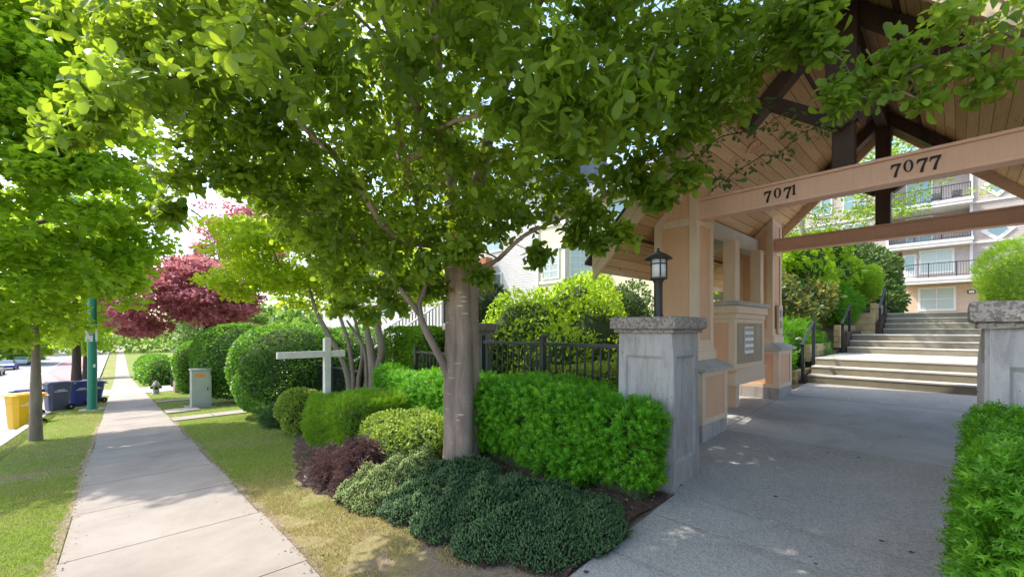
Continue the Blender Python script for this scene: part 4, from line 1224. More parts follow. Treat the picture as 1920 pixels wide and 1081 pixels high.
def bin_(name, label, x, y, z, rot, body, lid, w=.58, dpt=.7, h=1.02):
    """wheeled bin; local -y is the front, wheels at +y"""
    t = thing(name, label, 'bin', (x, y, z), 'wheeled bins along the kerb')
    R = Matrix.Translation((x, y, z)) @ Matrix.Rotation(rot, 4, 'Z')
    def fin(nm, bm, m, par, sm_=False):
        bmesh.ops.transform(bm, matrix=R, verts=bm.verts); return obj(nm, bm, m, par, sm_)
    bm = BM()
    prof = [(.0, .78, .74), (.06, .8, .78), (h * .86, 1.0, 1.0), (h * .865, 1.06, 1.05), (h * .93, 1.07, 1.06)]
    rings = []
    for zz, kx, ky in prof:
        r = []
        for a in range(16):
            an = 2 * math.pi * (a + .5) / 16; cx, cy = math.cos(an), math.sin(an)
            k = (abs(cx) ** 6 + abs(cy) ** 6) ** (-1 / 6)
            r.append(bm.verts.new((cx * k * w / 2 * kx, cy * k * dpt / 2 * ky - (1 - ky) * dpt * .2, zz + .02)))
        rings.append(r)
    for a, b in zip(rings, rings[1:]):
        for k in range(16): bm.faces.new([a[k], a[(k + 1) % 16], b[(k + 1) % 16], b[k]])
    bm.faces.new(rings[0][::-1]); bm.faces.new(rings[-1])
    b = fin('body', bm, body, t)
    bm = BM(); box(bm, -w * .54, w * .54, -dpt * .56, dpt * .54, h * .93 + .023, h * .93 + .06, .012); box(bm, -w * .42, w * .42, -dpt * .4, dpt * .36, h * .93 + .06, h * .93 + .09, .012)
    fin('lid', bm, lid, t)
    bm = BM(); tube(bm, [(-w * .44, dpt * .62, h * .9), (w * .44, dpt * .62, h * .9)], .016, 8); bar(bm, (-w * .4, dpt * .5, h * .88), (-w * .4, dpt * .63, h * .9), .03); bar(bm, (w * .4, dpt * .5, h * .88), (w * .4, dpt * .63, h * .9), .03); fin('handle', bm, body, t)
    bm = BM(); box(bm, -w * .505, -w * .44, -dpt * .28, dpt * .12, h * .74, h * .752, .003); box(bm, -w * .3, w * .3, -dpt * .52, -dpt * .46, h * .74, h * .752, .003); fin('rib', bm, body, t)
    for s in (-1, 1):
        bm = BM(); c = Vector((s * w * .5, dpt * .36, .12))
        tube(bm, [c - Vector((s * .03, 0, 0)), c + Vector((s * .035, 0, 0))], .12, 20); wh = fin('wheel', bm, M['rubber'], t)
        bm = BM(); tube(bm, [c + Vector((s * .036, 0, 0)), c + Vector((s * .045, 0, 0))], .035, 12); fin('hub', bm, M['kerb'], wh)
    bm = BM(); box(bm, -w * .2, w * .22, -dpt * .53, -dpt * .515, h * .55, h * .6); bm.free()
    bm = BM()
    for dz, ww in ((.72, .12), (.67, .2)): box(bm, w * .505, w * .513, -ww, ww * .8, h * dz, h * dz + .03)
    fin('lettering', bm, M['paper'], b)
    bm = BM(); box(bm, -w * .12, w * .12, -dpt * .6, -dpt * .555, h * .93 + .03, h * .93 + .055, .005); fin('lid_grip', bm, lid, t)
    return t
zk = lambda y: zS(y) - .13
bin_('wheelie_bin', 'yellow wheeled bin at the kerb beside the young maple trunk', -2.08, 19.4, zk(19.4), math.radians(-62), M['yellow'], M['yellow2'])
bin_('wheelie_bin', 'bright blue wheeled bin mostly hidden behind the maple trunk', -2.35, 22.6, zk(22.4), math.radians(-95), M['binblue'], M['binblue'])
bin_('wheelie_bin', 'purplish grey wheeled bin standing right of the maple trunk', -1.7, 23.6, zS(23.6) + .01, math.radians(-66), M['bingrey'], M['bingrey'], h=1.08)
bin_('wheelie_bin', 'navy blue wheeled bin between the grey bin and the green pole', -1.25, 24.9, zS(24.9) + .01, math.radians(-58), M['binnavy'], M['binblue'])
bin_('wheelie_bin', 'small dark blue bin right behind the green pole', -.85, 26.2, zS(26.2) + .01, math.radians(-60), M['binnavy'], M['binnavy'], h=.95)

# driveway gate and low wall beyond the hydrant
t = thing('driveway_gate', 'dark metal driveway gate with low fence beside the drive', 'gate', (3.2, 36, -2.2))
z0 = G(3.2, 36)
for i in range(14):
    bm = BM(); x = 2.7 + i * .2; box(bm, x - .02, x + .02, 35.98, 36.02, z0, z0 + 1.5); obj('picket', bm, M['black'], t)
bm = BM(); box(bm, 2.6, 5.5, 35.97, 36.03, z0 + 1.42, z0 + 1.5); obj('rail', bm, M['black'], t); bm = BM(); box(bm, 2.6, 5.5, 35.97, 36.03, z0 + .15, z0 + .22); obj('rail', bm, M['black'], t)
for x in (2.6, 5.5):
    bm = BM(); box(bm, x - .06, x + .06, 35.94, 36.06, z0 - .1, z0 + 2.0); obj('post', bm, M['black'], t)
bm = BM(); box(bm, 2.3, 3.6, 31.0, 31.25, G(2.5, 31) - .2, G(2.5, 31) + .55, .01)
tag(obj('garden_wall', bm, M['stucco']), 'low beige garden wall beside the driveway behind the hydrant', 'wall')
bm = BM(); box(bm, 2.2, 2.45, 28.9, 29.15, G(2.3, 29) - .2, G(2.3, 29) + .75, .01)
tag(obj('wall_post', bm, M['stucco']), 'short pale wall post between hydrant and clipped shrub', 'post')
# a crumpled wrapper at the edge of the bed
bm = BM(); vs = [bm.verts.new(p) for p in ((1.98, 3.02, -.2), (2.04, 3.0, -.17), (2.05, 3.05, -.2), (2.0, 3.06, -.17), (2.02, 3.03, -.14))]
for f in ((0, 1, 4), (1, 2, 4), (2, 3, 4), (3, 0, 4)): bm.faces.new([vs[i] for i in f])
for v in bm.verts: v.co.z += .03; v.co.x -= .1
tag(obj('paper_wrapper', bm, M['paper']), 'tiny white and blue paper wrapper lying at the edge of the bed', 'litter')

# ------------------------------------------------------------------ buildings
def clapboard(bm, a, b, z0, z1, pitch=.17, nrm=None, out=.018):
    """slanted boards on a vertical wall from a to b (xy)"""
    a = Vector((a[0], a[1], 0)); b = Vector((b[0], b[1], 0)); n = Vector((nrm[0], nrm[1], 0)).normalized()
    z = z0
    while z < z1 - .01:
        t = min(z + pitch, z1)
        p = [a + n * out + Vector((0, 0, z)), b + n * out + Vector((0, 0, z)), b + n * .004 + Vector((0, 0, t)), a + n * .004 + Vector((0, 0, t))]
        v = [bm.verts.new(q) for q in p]; bm.faces.new(v)
        w = [bm.verts.new(a + n * .004 + Vector((0, 0, z))), bm.verts.new(b + n * .004 + Vector((0, 0, z)))]
        bm.faces.new([w[0], w[1], v[1], v[0]])
        z = t
def window(parent, x, ya, yb, z0, z1, glass, fr=.12, mull=(1, 1), out=.05):
    """window on a wall facing -x"""
    y0, y1 = min(ya, yb), max(ya, yb)
    bm = BM(); fx = x - out
    for (a, b, c, d) in ((y0 - fr, y0, z0 - fr, z1 + fr), (y1, y1 + fr, z0 - fr, z1 + fr), (y0, y1, z1, z1 + fr), (y0, y1, z0 - fr, z0)):
        box(bm, fx, x + .02, a, b, c, d)
    for k in range(mull[0]):
        y = y0 + (y1 - y0) * (k + 1) / (mull[0] + 1); box(bm, fx + .012, x + .01, y - .025, y + .025, z0, z1)
    for k in range(mull[1]):
        z = z0 + (z1 - z0) * (k + 1) / (mull[1] + 1); box(bm, fx + .016, x + .01, y0, y1, z - .025, z + .025)
    w = obj('window', bm, M['white'], parent)
    bm = BM(); box(bm, x - out + .028, x + .005, y0, y1, z0, z1); obj('pane', bm, glass, w)
    return w
def railing(parent, x, y0, y1, z, h=1.0, gap=.13):
    bm = BM()
    box(bm, x - .02, x + .02, y0, y1, z + h - .05, z + h); box(bm, x - .015, x + .015, y0, y1, z + .08, z + .12)
    y = y0
    while y <= y1:
        box(bm, x - .009, x + .009, y - .009, y + .009, z + .1, z + h - .03); y += gap
    n = max(1, round((y1 - y0) / 1.35))
    for k in range(n + 1):
        yy = y0 + (y1 - y0) * k / n; box(bm, x - .03, x + .03, yy - .03, yy + .03, z - .12, z + h + .03); box(bm, x - .04, x + .04, yy - .06, yy + .06, z - .2, z - .1)
    return obj('railing', bm, M['black'], parent)
ap = thing('apartment_building', 'mauve-grey sided apartment block with balconies seen through the gatehouse', 'building', (46, 0, 1.9))
bm = BM(); box(bm, 43.52, 56, 3.75, 26, 1, 14.2); box(bm, 43.52, 56, -16, -.48, 1, 14.2); box(bm, 44.9, 56, -.48, 3.75, 1, 14.2)
obj('wall_core', bm, M['siding2'], ap)
bm = BM(); box(bm, 43.45, 56, -16, 3.9, 1, 4.72); obj('ground_floor_wall', bm, M['stucco'], ap)
bm = BM()
clapboard(bm, (43.5, -16), (43.5, -.46), 5.0, 14.2, nrm=(-1, 0)); clapboard(bm, (43.5, 3.75), (43.5, 26), 3, 14.2, nrm=(-1, 0)); clapboard(bm, (44.88, -.46), (44.88, 3.75), 4.8, 14.2, .17, (-1, 0))
clapboard(bm, (43.46, -.46), (43.46, 2.9), 5.0, 7.45, .17, (-1, 0))
obj('siding', bm, M['siding2'], ap)
bm = BM(); box(bm, 43.47, 44.9, -.46, 3.0, 4.8, 7.44); obj('wall_core', bm, M['siding2'], ap)
bm = BM()
for z in (7.45, 10.25, 13.0): box(bm, 43.4, 43.5, -16, -.62, z, z + .14)
for y in (-.62, 3.74): box(bm, 43.36, 43.52, y, y + .16, 5, 14.2)
for z in (7.45, 10.25): box(bm, 43.4, 43.5, 3.9, 26, z, z + .14)
obj('trim_board', bm, M['white'], ap)
for y0, y1, z in ((-1.3, 2.95, 4.76), (-.6, 3.72, 7.44), (-.6, 3.72, 10.22)):
    x0 = 42.0 if z < 5 else 42.6
    bm = BM(); box(bm, x0, 43.5 if z < 5 else 44.9, y0, y1, z, z + .36); box(bm, x0 - .04, x0 + .01, y0 - .05, y1 + .04, z + .2, z + .4); obj('balcony_slab', bm, M['white'], ap)
    railing(ap, x0 + .05, y0 + .1, y1 - .05, z + .42)
bm = BM(); box(bm, 42.2, 43.5, -6, -1.4, 5.3, 5.6); obj('balcony_slab', bm, M['white'], ap)
railing(ap, 42.25, -6, -1.5, 5.65)
window(ap, 43.44, 2.0, .32, 2.98, 4.45, M['blind'], .14)
window(ap, 43.44, 1.95, .4, 5.7, 7.2, M['blind'], .14)
window(ap, 44.86, 2.8, 1.5, 8.0, 10.0, M['glass'], .1, (1, 0))
window(ap, 44.86, 2.8, 1.5, 10.8, 12.8, M['glass'], .1, (1, 0))
bm = BM(); box(bm, 43.4, 43.46, 2.2, 2.95, 5.15, 7.1, .01); dr = obj('door', bm, M['white'], ap)
bm = BM(); box(bm, 43.385, 43.4, 2.35, 2.8, 5.9, 6.95); obj('pane', bm, M['glass'], dr)
for k, y in enumerate((5.2, 7.4, 9.8, 12.2)):
    window(ap, 43.48, y, y + 1.3, 11.2, 12.6, M['glass']); window(ap, 43.48, y, y + 1.3, 8.4, 9.9, M['glass']); window(ap, 43.48, y, y + 1.3, 5.5, 7, M['glass'])
for y, z in ((-1.75, 11.25), (-1.75, 8.25)):
    bm = BM()
    for s, m_, hh in ((.8, 'white', 0), ):
        v = []
        for x in (43.42, 43.5):
            v.append([bm.verts.new((x, y + s * a, z + s * b)) for a, b in ((1, 0), (0, 1), (-1, 0), (0, -1))])
            v.append([bm.verts.new((x, y + .6 * s * a, z + .6 * s * b)) for a, b in ((1, 0), (0, 1), (-1, 0), (0, -1))])
        for i in range(4):
            j = (i + 1) % 4
            bm.faces.new([v[0][i], v[0][j], v[1][j], v[1][i]]); bm.faces.new([v[0][i], v[2][i], v[2][j], v[0][j]]); bm.faces.new([v[1][i], v[1][j], v[3][j], v[3][i]])
    w = obj('diamond_window', bm, M['white'], ap)
    bm = BM(); p = [bm.verts.new((43.45, y + .48 * a, z + .48 * b)) for a, b in ((1, 0), (0, 1), (-1, 0), (0, -1))]; bm.faces.new(p); obj('pane', bm, M['glass'], w)
bm = BM(); box(bm, 43.2, 56.4, -16.4, 26.4, 14.2, 14.5); obj('roof', bm, M['darkroof'], ap)
bm = BM(); box(bm, 43.38, 43.45, -.75, -.35, 4.0, 4.25, .01); wl = obj('wall_light', bm, M['bronze'], ap)
bm = BM(); box(bm, 43.355, 43.378, -.68, -.42, 4.04, 4.2); obj('lens', bm, M['glass_white'], wl)
bm = BM(); box(bm, 43.36, 43.44, 2.05, 2.2, 6.7, 6.98, .01); obj('wall_light', bm, M['grey_cap'], ap)
for y0, lab in ((.95, 'left folding chair on the upper balcony'), (-.1, 'right folding chair on the upper balcony')):
    t = thing('balcony_chair', lab, 'chair', (43.6, y0, 10.6), 'balcony chairs')
    bm = BM(); box(bm, 43.4, 43.9, y0, y0 + .5, 11.0, 11.05); obj('seat', bm, M['black'], t)
    bm = BM()
    for k in range(4): box(bm, 43.88, 43.92, y0, y0 + .5, 11.12 + .1 * k, 11.18 + .1 * k)
    obj('backrest', bm, M['black'], t)
    for a in (43.42, 43.86):
        for b in (y0 + .02, y0 + .46):
            bm = BM(); box(bm, a, a + .03, b, b + .03, 10.6, 11.0); obj('leg', bm, M['black'], t)

th = thing('townhouse', 'pale sided townhouse with cream bay windows rising behind the bright shrubs', 'building', (20, 18, 0))
bm = BM(); box(bm, 17.82, 28, 16.45, 52, -2, 10.6); box(bm, 18.62, 28, 6.5, 16.45, -2, 8.6); obj('wall_core', bm, M['siding'], th)
bm = BM(); clapboard(bm, (17.8, 16.5), (17.8, 52), 0, 10.6, .15, (-1, 0)); obj('siding', bm, M['siding'], th)
bm = BM(); box(bm, 18.55, 18.62, 6.5, 13.35, 0, 8.4); obj('cream_wall', bm, M['creamwall'], th)
# bay
B = [(17.82, 16.4), (17.4, 16.4), (17.4, 14.45), (18.6, 13.3)]
bm = BM()
poly = B + [(19.4, 13.3), (19.4, 16.4)]
bo = [bm.verts.new((x, y, 0)) for x, y in poly]; to = [bm.verts.new((x, y, 7.4)) for x, y in poly]
bm.faces.new(bo[::-1]); bm.faces.new(to)
for i in range(len(poly)): bm.faces.new([bo[i], bo[(i + 1) % 6], to[(i + 1) % 6], to[i]])
bay = obj('bay', bm, M['creamwall'], th)
bm = BM()
for z, h in ((5.95, .16), (4.1, .16), (7.25, .2), (3.3, .14)):
    for (p, q) in ((B[1], B[2]), (B[2], B[3])):
        bar(bm, (p[0] - .02, p[1], z), (q[0] - .02, q[1], z), .09, h)
for p in (B[1], B[2], B[3]): box(bm, p[0] - .09, p[0] + .07, p[1] - .09, p[1] + .09, 0, 7.4)
obj('trim_board', bm, M['white'], bay)
window(bay, 17.39, 16.0, 14.9, 4.35, 5.75, M['blind'], .1, (1, 3))
window(bay, 17.39, 16.0, 14.9, 1.4, 3.0, M['blind'], .1, (1, 3))
# chamfer windows, built straight then turned
for z0_, z1_ in ((4.35, 5.75), (1.4, 3.0)):
    w = window(bay, 0, -.5, .5, z0_, z1_, M['blind'], .1, (1, 3))
    mt = Matrix.Translation((18.0 - .03, 13.87 - .03, 0)) @ Matrix.Rotation(math.atan2(1.2, 1.15) , 4, 'Z')
    for o in [w] + list(w.children): o.data.transform(mt)
window(th, 18.54, 12.4, 11.3, 7.0, 8.0, M['glass'], .12, (0, 0))
window(th, 18.54, 10.2, 9.2, 5.2, 6.6, M['glass'], .12, (1, 1))
for y in (20, 24.5, 30, 36, 43):
    window(th, 17.78, y + 1.4, y, 6.6, 8.2, M['glass'], .12); window(th, 17.78, y + 1.4, y, 3.2, 5.0, M['glass'], .12)
bm = BM()
v = [bm.verts.new(p) for p in ((17.7, 6.2, 8.35), (17.7, 16.4, 8.35), (22.5, 16.4, 11.4), (22.5, 6.2, 11.4), (17.7, 6.2, 8.2), (17.7, 16.4, 8.2), (22.5, 16.4, 11.25), (22.5, 6.2, 11.25))]
for f in ((0, 1, 2, 3), (7, 6, 5, 4), (0, 4, 5, 1), (1, 5, 6, 2), (2, 6, 7, 3), (3, 7, 4, 0)): bm.faces.new([v[i] for i in f])
v = [bm.verts.new(p) for p in ((17.2, 16.4, 10.5), (17.2, 52.4, 10.5), (23, 52.4, 13.5), (23, 16.4, 13.5), (28.5, 52.4, 10.5), (28.5, 16.4, 10.5))]
for f in ((0, 1, 2, 3), (3, 2, 4, 5), (0, 3, 5), (1, 4, 2), (0, 5, 4, 1)): bm.faces.new([v[i] for i in f])
obj('roof', bm, M['darkroof'], th)
bm = BM(); box(bm, 17.0, 17.6, 20.6, 21.6, 0, 6.1); obj('porch_pier', bm, plain('brick_brown', (.35, .13, .06), .8, .2), th)

es = thing('entry_stairs', 'grey entry stairs with black pickets and pale handrails behind the trunks', 'stairs', (6.5, 12, -.5))
for yy, nm in ((12.0, 'near'), (13.1, 'far')):
    bm = BM(); bar(bm, (4.9, yy, .53), (8.05, yy, 2.45), .06, .05); obj('handrail', bm, M['white'], es)
    bm = BM(); bar(bm, (5.0, yy, -.3), (8.05, yy, 1.58), .05, .22); obj('stringer', bm, M['white'], es)
    bm = BM()
    for k in range(25):
        x = 5.0 + k * .125; zt = .53 + (x - 4.9) * .61; box(bm, x - .012, x + .012, yy - .012, yy + .012, zt - .86, zt - .02)
    obj('picket_row', bm, M['black'], es)
bm = BM()
for k in range(10): box(bm, 5.1 + k * .3, 5.42 + k * .3, 12.05, 13.05, -.28 + k * .18, -.24 + k * .18)
obj('treads', bm, M['siding'], es)
bm = BM(); box(bm, 8.05, 11.5, 11.9, 13.6, 1.38, 1.62); box(bm, 8.05, 8.2, 11.9, 12.05, -.5, 1.38); box(bm, 10.2, 10.35, 11.9, 12.05, -.5, 1.38); obj('landing', bm, M['siding'], es)
bm = BM(); box(bm, 8.05, 11.5, 11.93, 11.98, 2.5, 2.56)
x = 8.1
while x < 11.5: box(bm, x - .012, x + .012, 11.94, 11.965, 1.62, 2.5); x += .12
box(bm, 8.03, 8.12, 11.9, 11.99, 1.3, 2.62); obj('railing', bm, M['black'], es)

# ------------------------------------------------------------------ clipped hedges and shrubs
def shrub(name, label, cat, parts, leafm, tpl, size, n, core='twigs', group=None, out=.7, depth=.06, wob=.05, lie=.2, jit=.3):
    """parts: ('box', x0,x1,y0,y1,z0,z1,round) or ('ell', c, r, power, zmin)"""
    c0 = parts[0]
    base = ((c0[1] + c0[2]) / 2, (c0[3] + c0[4]) / 2, c0[5]) if c0[0] == 'box' else (c0[1][0], c0[1][1], c0[1][2] - c0[2][2])
    t = thing(name, label, cat, base, group)
    bm = BM(); PP = []; NNs = []
    area = []
    for p in parts:
        if p[0] == 'box': a = (p[2] - p[1]) * (p[4] - p[3]) + 2 * (p[2] - p[1] + p[4] - p[3]) * (p[6] - p[5])
        else: a = 4 * p[2][0] * p[2][1] + 6 * p[2][0] * p[2][2]
        area.append(a)
    for p, a in zip(parts, area):
        k = int(n * a / sum(area))
        if p[0] == 'box':
            _, x0, x1, y0, y1, z0, z1, rr = p
            P_, N_ = shell_box(x0, x1, y0, y1, z0, z1, k, rr, wob)
            m = min(.12, (x1 - x0) * .2)
            box(bm, x0 + m, x1 - m, y0 + m, y1 - m, z0 - .3, z1 - m, min(rr, .1))
        else:
            _, c, r, pw, zm = p
            P_, N_ = shell_ell(c, r, k, wob, zm, 4 if max(r) < 1 else 3, pw)
            core_mesh(bm, c, r, .84 if pw < 2.4 else .9)
        PP.append(P_); NNs.append(N_)
    obj('stems', bm, M[core], t)
    P_ = np.concatenate(PP); N_ = np.concatenate(NNs)
    v, f, r = sprigs(P_, N_, size, tpl, out, depth, jit, upb=lie)
    link('foliage', tri_mesh('foliage', v, f, r), L[leafm], t)
    return t
shrub('yew_hedge', 'bright green clipped yew hedge running from the big trunk to the lamp pillar', 'hedge',
      [('box', 3.22, 3.6, 1.8, 2.5, .1, .76, .14), ('box', 3.17, 3.98, 2.38, 4.65, .04, .85, .14), ('box', 3.42, 3.98, 4.5, 7.4, -.2, .74, .16)], 'yew', 'yewtip', .078, 24000, depth=.08, wob=.035, jit=.4)
shrub('thuja_hedge', 'olive green clipped block hedge around the white cross post', 'hedge',
      [('box', 2.3, 3.35, 5.85, 7.5, -.42, .42, .2)], 'thuja', 'frond', .07, 12000, wob=.045)
shrub('yew_hedge', 'deep green clipped hedge filling the lower right corner in front of the far pillar', 'hedge',
      [('box', 1.9, 3.42, -1.7, -.045, .0, 1.06, .12)], 'yewdark', 'yewtip', .062, 22000, depth=.06, wob=.025, jit=.3)
shrub('gold_shrub', 'yellow-green small-leaved shrub between the olive hedge and the big trunk', 'shrub',
      [('ell', (2.7, 5.5, -.02), (.3, .34, .32), 2, -.8), ('ell', (2.6, 5.15, -.1), (.28, .3, .27), 2, -.8), ('ell', (2.95, 4.95, .0), (.3, .35, .3), 2, -.8), ('ell', (3.05, 5.4, .08), (.3, .3, .3), 2, -.8)], 'gold', 'oval', .042, 11000, lie=.3, depth=.12, wob=.06, out=.5)
shrub('purple_shrub', 'low purple-brown feathery shrub at the left edge of the bed', 'shrub',
      [('ell', (1.98, 5.4, -.27), (.26, .36, .2), 2, -.6), ('ell', (2.15, 5.05, -.18), (.26, .28, .24), 2, -.6), ('ell', (2.0, 4.85, -.28), (.2, .22, .14), 2, -.6)], 'purple', 'frond', .11, 4500, core='twigs2', out=.5, depth=.1, wob=.06, jit=.45)
def field(name, label, cat, blobs, h0, n, size, tpl, leafm, seed=0, core='twigs2', ex=1.0, xmax=99):
    """ragged low ground shrub: sprigs standing on a lumpy height field over overlapping patches"""
    t = thing(name, label, cat, (blobs[0][0], blobs[0][1], G(blobs[0][0], blobs[0][1])))
    def hh(x, y):
        m = 0
        for bx, by, br, bh in blobs:
            q = ((x - bx) ** 2 + (y - by) ** 2) / (br * 1.12) ** 2
            if q < 1: m += (bh * (1 - q) ** .6) ** 3
        if m <= 0: return 0
        m = min(m ** (1 / 3), .3)
        w = .5 + .5 * math.sin(x * 11 + seed + 2 * math.sin(y * 5)) * math.sin(y * 9.5 + seed + 1.5 * math.cos(x * 6))
        return m * (.55 + .45 * w) + .02 * math.sin(x * 31) * math.cos(y * 27)
    x0 = min(b[0] - b[2] for b in blobs); x1 = max(b[0] + b[2] for b in blobs); y0 = min(b[1] - b[2] for b in blobs); y1 = max(b[1] + b[2] for b in blobs)
    bm = BM(); sx = .05; nx = int((x1 - x0) / sx); ny = int((y1 - y0) / sx); g = {}
    for i in range(nx + 1):
        for j in range(ny + 1):
            x, y = x0 + i * sx, y0 + j * sx; h = hh(x, y); g[i, j] = (bm.verts.new((x, y, G(x, y) + (h * .72 if h > 0 else -.08))), h)
    for i in range(nx):
        for j in range(ny):
            q = [g[i, j], g[i + 1, j], g[i + 1, j + 1], g[i, j + 1]]
            if any(k[1] > 0 for k in q): bm.faces.new([k[0] for k in q])
    for v in [v for v in bm.verts if not v.link_faces]: bm.verts.remove(v)
    obj('stems', bm, M[core], t, True)
    P = []
    while len(P) < n:
        x, y = random.uniform(x0, x1), random.uniform(y0, y1); h = hh(x, y)
        if h > .015 and x < xmax:
            e = .03; gx = (hh(x + e, y) - hh(x - e, y)) / (2 * e); gy = (hh(x, y + e) - hh(x, y - e)) / (2 * e)
            gx = max(-3, min(3, gx)); gy = max(-3, min(3, gy))
            P.append((x, y, G(x, y) + h * (.6 + .4 * random.random() ** .6), -gx, -gy))
    P = np.array(P); N = np.column_stack([P[:, 3], P[:, 4], np.ones(n)]); N = unit(N)
    d = N * .6 + np.array([0, 0, .45]) + RN.normal(size=(n, 3)) * .34
    rn = np.clip(RN.random(n) * .75 + .25 * (np.sin(P[:, 0] * 7 + 2) * np.cos(P[:, 1] * 6) * .5 + .5), 0, 1)
    v, f, r = leaves(P[:, :3], d, rdir(n), size * RN.uniform(.5, 1.35, n), tpl, rn)
    link('foliage', tri_mesh('foliage', v, f, r), L[leafm], t)
    return t
field('heather_patch', 'dark grey-green spreading ground shrub around the foot of the big tree', 'ground shrub',
      [(2.15, 3.65, .34, .24), (2.42, 3.35, .36, .3), (2.12, 3.05, .3, .24), (2.5, 2.9, .36, .3), (2.72, 3.62, .34, .3), (2.2, 2.5, .32, .27), (2.62, 2.42, .34, .28), (2.35, 2.1, .3, .25), (2.28, 2.8, .3, .26), (2.82, 2.1, .26, .13), (2.6, 1.96, .28, .17), (2.6, 4.05, .26, .22), (2.4, 3.95, .26, .22)], 0, 34000, .05, 'shoot', 'heather')
field('sage_shrub', 'pale sage green low shrub left of the darker ground shrub by the trunk', 'ground shrub',
      [(2.05, 4.4, .36, .34), (2.0, 4.1, .26, .26), (2.3, 4.5, .32, .36), (2.55, 4.65, .34, .42), (2.75, 4.75, .26, .4), (2.3, 4.2, .26, .3)], 0, 14000, .042, 'shoot', 'sage', 3)
shrub('variegated_shrub', 'small yellow-edged rounded shrub left of the white cross post', 'shrub',
      [('ell', (2.85, 9.8, -.3), (.45, .5, .48), 2.2, -.8)], 'gold', 'wide', .05, 6000)
shrub('dark_shrub', 'low dark fern-like shrub under the big round hedge', 'shrub', [('ell', (3.0, 11.2, -.62), (.45, .5, .28), 2, -.6)], 'heather', 'spray', .12, 3000)
shrub('round_hedge', 'large rounded clipped hedge left of the white cross post', 'hedge',
      [('ell', (3.75, 13.6, .36), (1.5, 1.45, 1.3), 2.7, -.9), ('ell', (5.3, 13.2, .3), (1.4, 1.3, 1.2), 2.7, -.9)], 'globe', 'wide', .06, 36000, wob=.035, lie=-.1, group='clipped round hedges')
shrub('round_hedge', 'rounded clipped hedge directly behind the utility cabinet', 'hedge',
      [('ell', (3.5, 19.6, .25), (1.5, 1.5, 1.45), 2.6, -.9)], 'globe', 'wide', .07, 20000, wob=.035, lie=-.1, group='clipped round hedges')
shrub('round_hedge', 'smaller clipped hedge left of the utility cabinet by the driveway', 'hedge',
      [('ell', (3.15, 28.2, -.5), (1.05, 1.1, 1.4), 2.6, -.9)], 'globe', 'wide', .09, 9000, wob=.04, lie=-.1, group='clipped round hedges')
shrub('block_hedge', 'tall square-cut green hedge behind the short fence left of the trunk', 'hedge',
      [('box', 4.5, 5.6, 7.45, 9.1, -.5, 1.5, .12)], 'thuja', 'wide', .055, 15000, wob=.03)
shrub('gold_hedge', 'low yellow-green hedge seen through the fence beside the lamp pillar', 'hedge',
      [('box', 4.4, 5.0, 2.7, 4.1, -.1, 1.02, .12)], 'gold', 'wide', .04, 9000)
shrub('photinia', 'large sunlit yellow-green photinia behind the fence, left of the pillar lamp', 'shrub',
      [('ell', (5.35, 5.3, 1.0), (.85, .9, 1.2), 2.1, -.9), ('ell', (6.4, 5.0, 1.25), (.95, .9, 1.3), 2.1, -.9), ('ell', (5.0, 4.4, .75), (.6, .7, .85), 2, -.9), ('ell', (6.0, 4.3, 1.0), (.8, .6, 1.05), 2, -.9), ('ell', (7.5, 5.6, 1.3), (1.0, .9, 1.35), 2, -.9)],
      'photinia', 'leaf', .072, 30000, depth=.35, wob=.1, out=.55, lie=.35)
shrub('flowering_shrub', 'pinkish flowering shrub between the photinia and the gatehouse column', 'shrub', [('ell', (8.4, 5.2, 1.4), (.7, .7, 1.2), 2, -.9)], 'rhodo', 'leaf', .07, 3500, depth=.2, wob=.08)
shrub('dark_yew', 'dark evergreen bush behind the fence right of the big trunk', 'shrub', [('ell', (5.75, 7.1, 1.5), (.6, .6, 1.0), 2.3, -.9)], 'dark', 'spray', .11, 5000)
# garden slope beside the steps
shrub('orange_tip_shrub', 'glossy shrub with orange-tipped new leaves beside the rear gatehouse column', 'shrub',
      [('ell', (13.2, 3.9, 2.0), (1.3, 1.2, 1.05), 2, -.8), ('ell', (14.6, 3.2, 2.2), (.9, .8, .8), 2, -.8)], 'photred', 'leaf', .13, 7000, depth=.3, wob=.1, out=.55, lie=.3)
shrub('fern_shrub', 'low fresh green feathery shrub below the orange-tipped shrub', 'shrub',
      [('ell', (10.4, 3.3, .75), (.95, .75, .6), 2, -.6), ('ell', (11.9, 3.1, 1.0), (.9, .6, .65), 2, -.6), ('ell', (13.0, 2.9, 1.15), (.8, .4, .5), 2, -.6)], 'yewdark', 'frond', .14, 7000, depth=.15, wob=.1)
shrub('pale_shrub', 'pale sage leaved shrub between fern and orange-tipped shrub', 'shrub', [('ell', (11.4, 3.9, 1.55), (1.0, .6, .55), 2, -.6)], 'sage', 'leaf', .1, 2600, depth=.15)
shrub('lime_maple_shrub', 'bright lime green shrubs at the top of the garden slope under the rear beam', 'shrub',
      [('ell', (15.6, 3.6, 3.3), (1.2, 1.1, 1.3), 2, -.9), ('ell', (17.5, 3.4, 3.5), (1.3, 1.1, 1.4), 2, -.9), ('ell', (14.2, 4.6, 3.2), (1.2, 1.1, 1.3), 2, -.9)], 'photinia', 'star', .14, 9000, depth=.4, wob=.12, out=.5)
shrub('rhododendron', 'tall dark shrub dotted with cream flowers left of the apartment block', 'shrub',
      [('ell', (22.6, 2.9, 3.3), (1.5, 1.3, 1.6), 2.2, -.9), ('ell', (21.5, 2.4, 2.6), (1.2, .9, 1.0), 2, -.9)], 'rhodo', 'leaf', .15, 9000, depth=.3, wob=.1)
shrub('lime_dome', 'clipped lime green dome shrub above the top handrail', 'shrub', [('ell', (18.3, 2.35, 3.05), (.75, .55, .5), 2.6, -.9)], 'lime', 'frond', .09, 6000, core='twigslime')
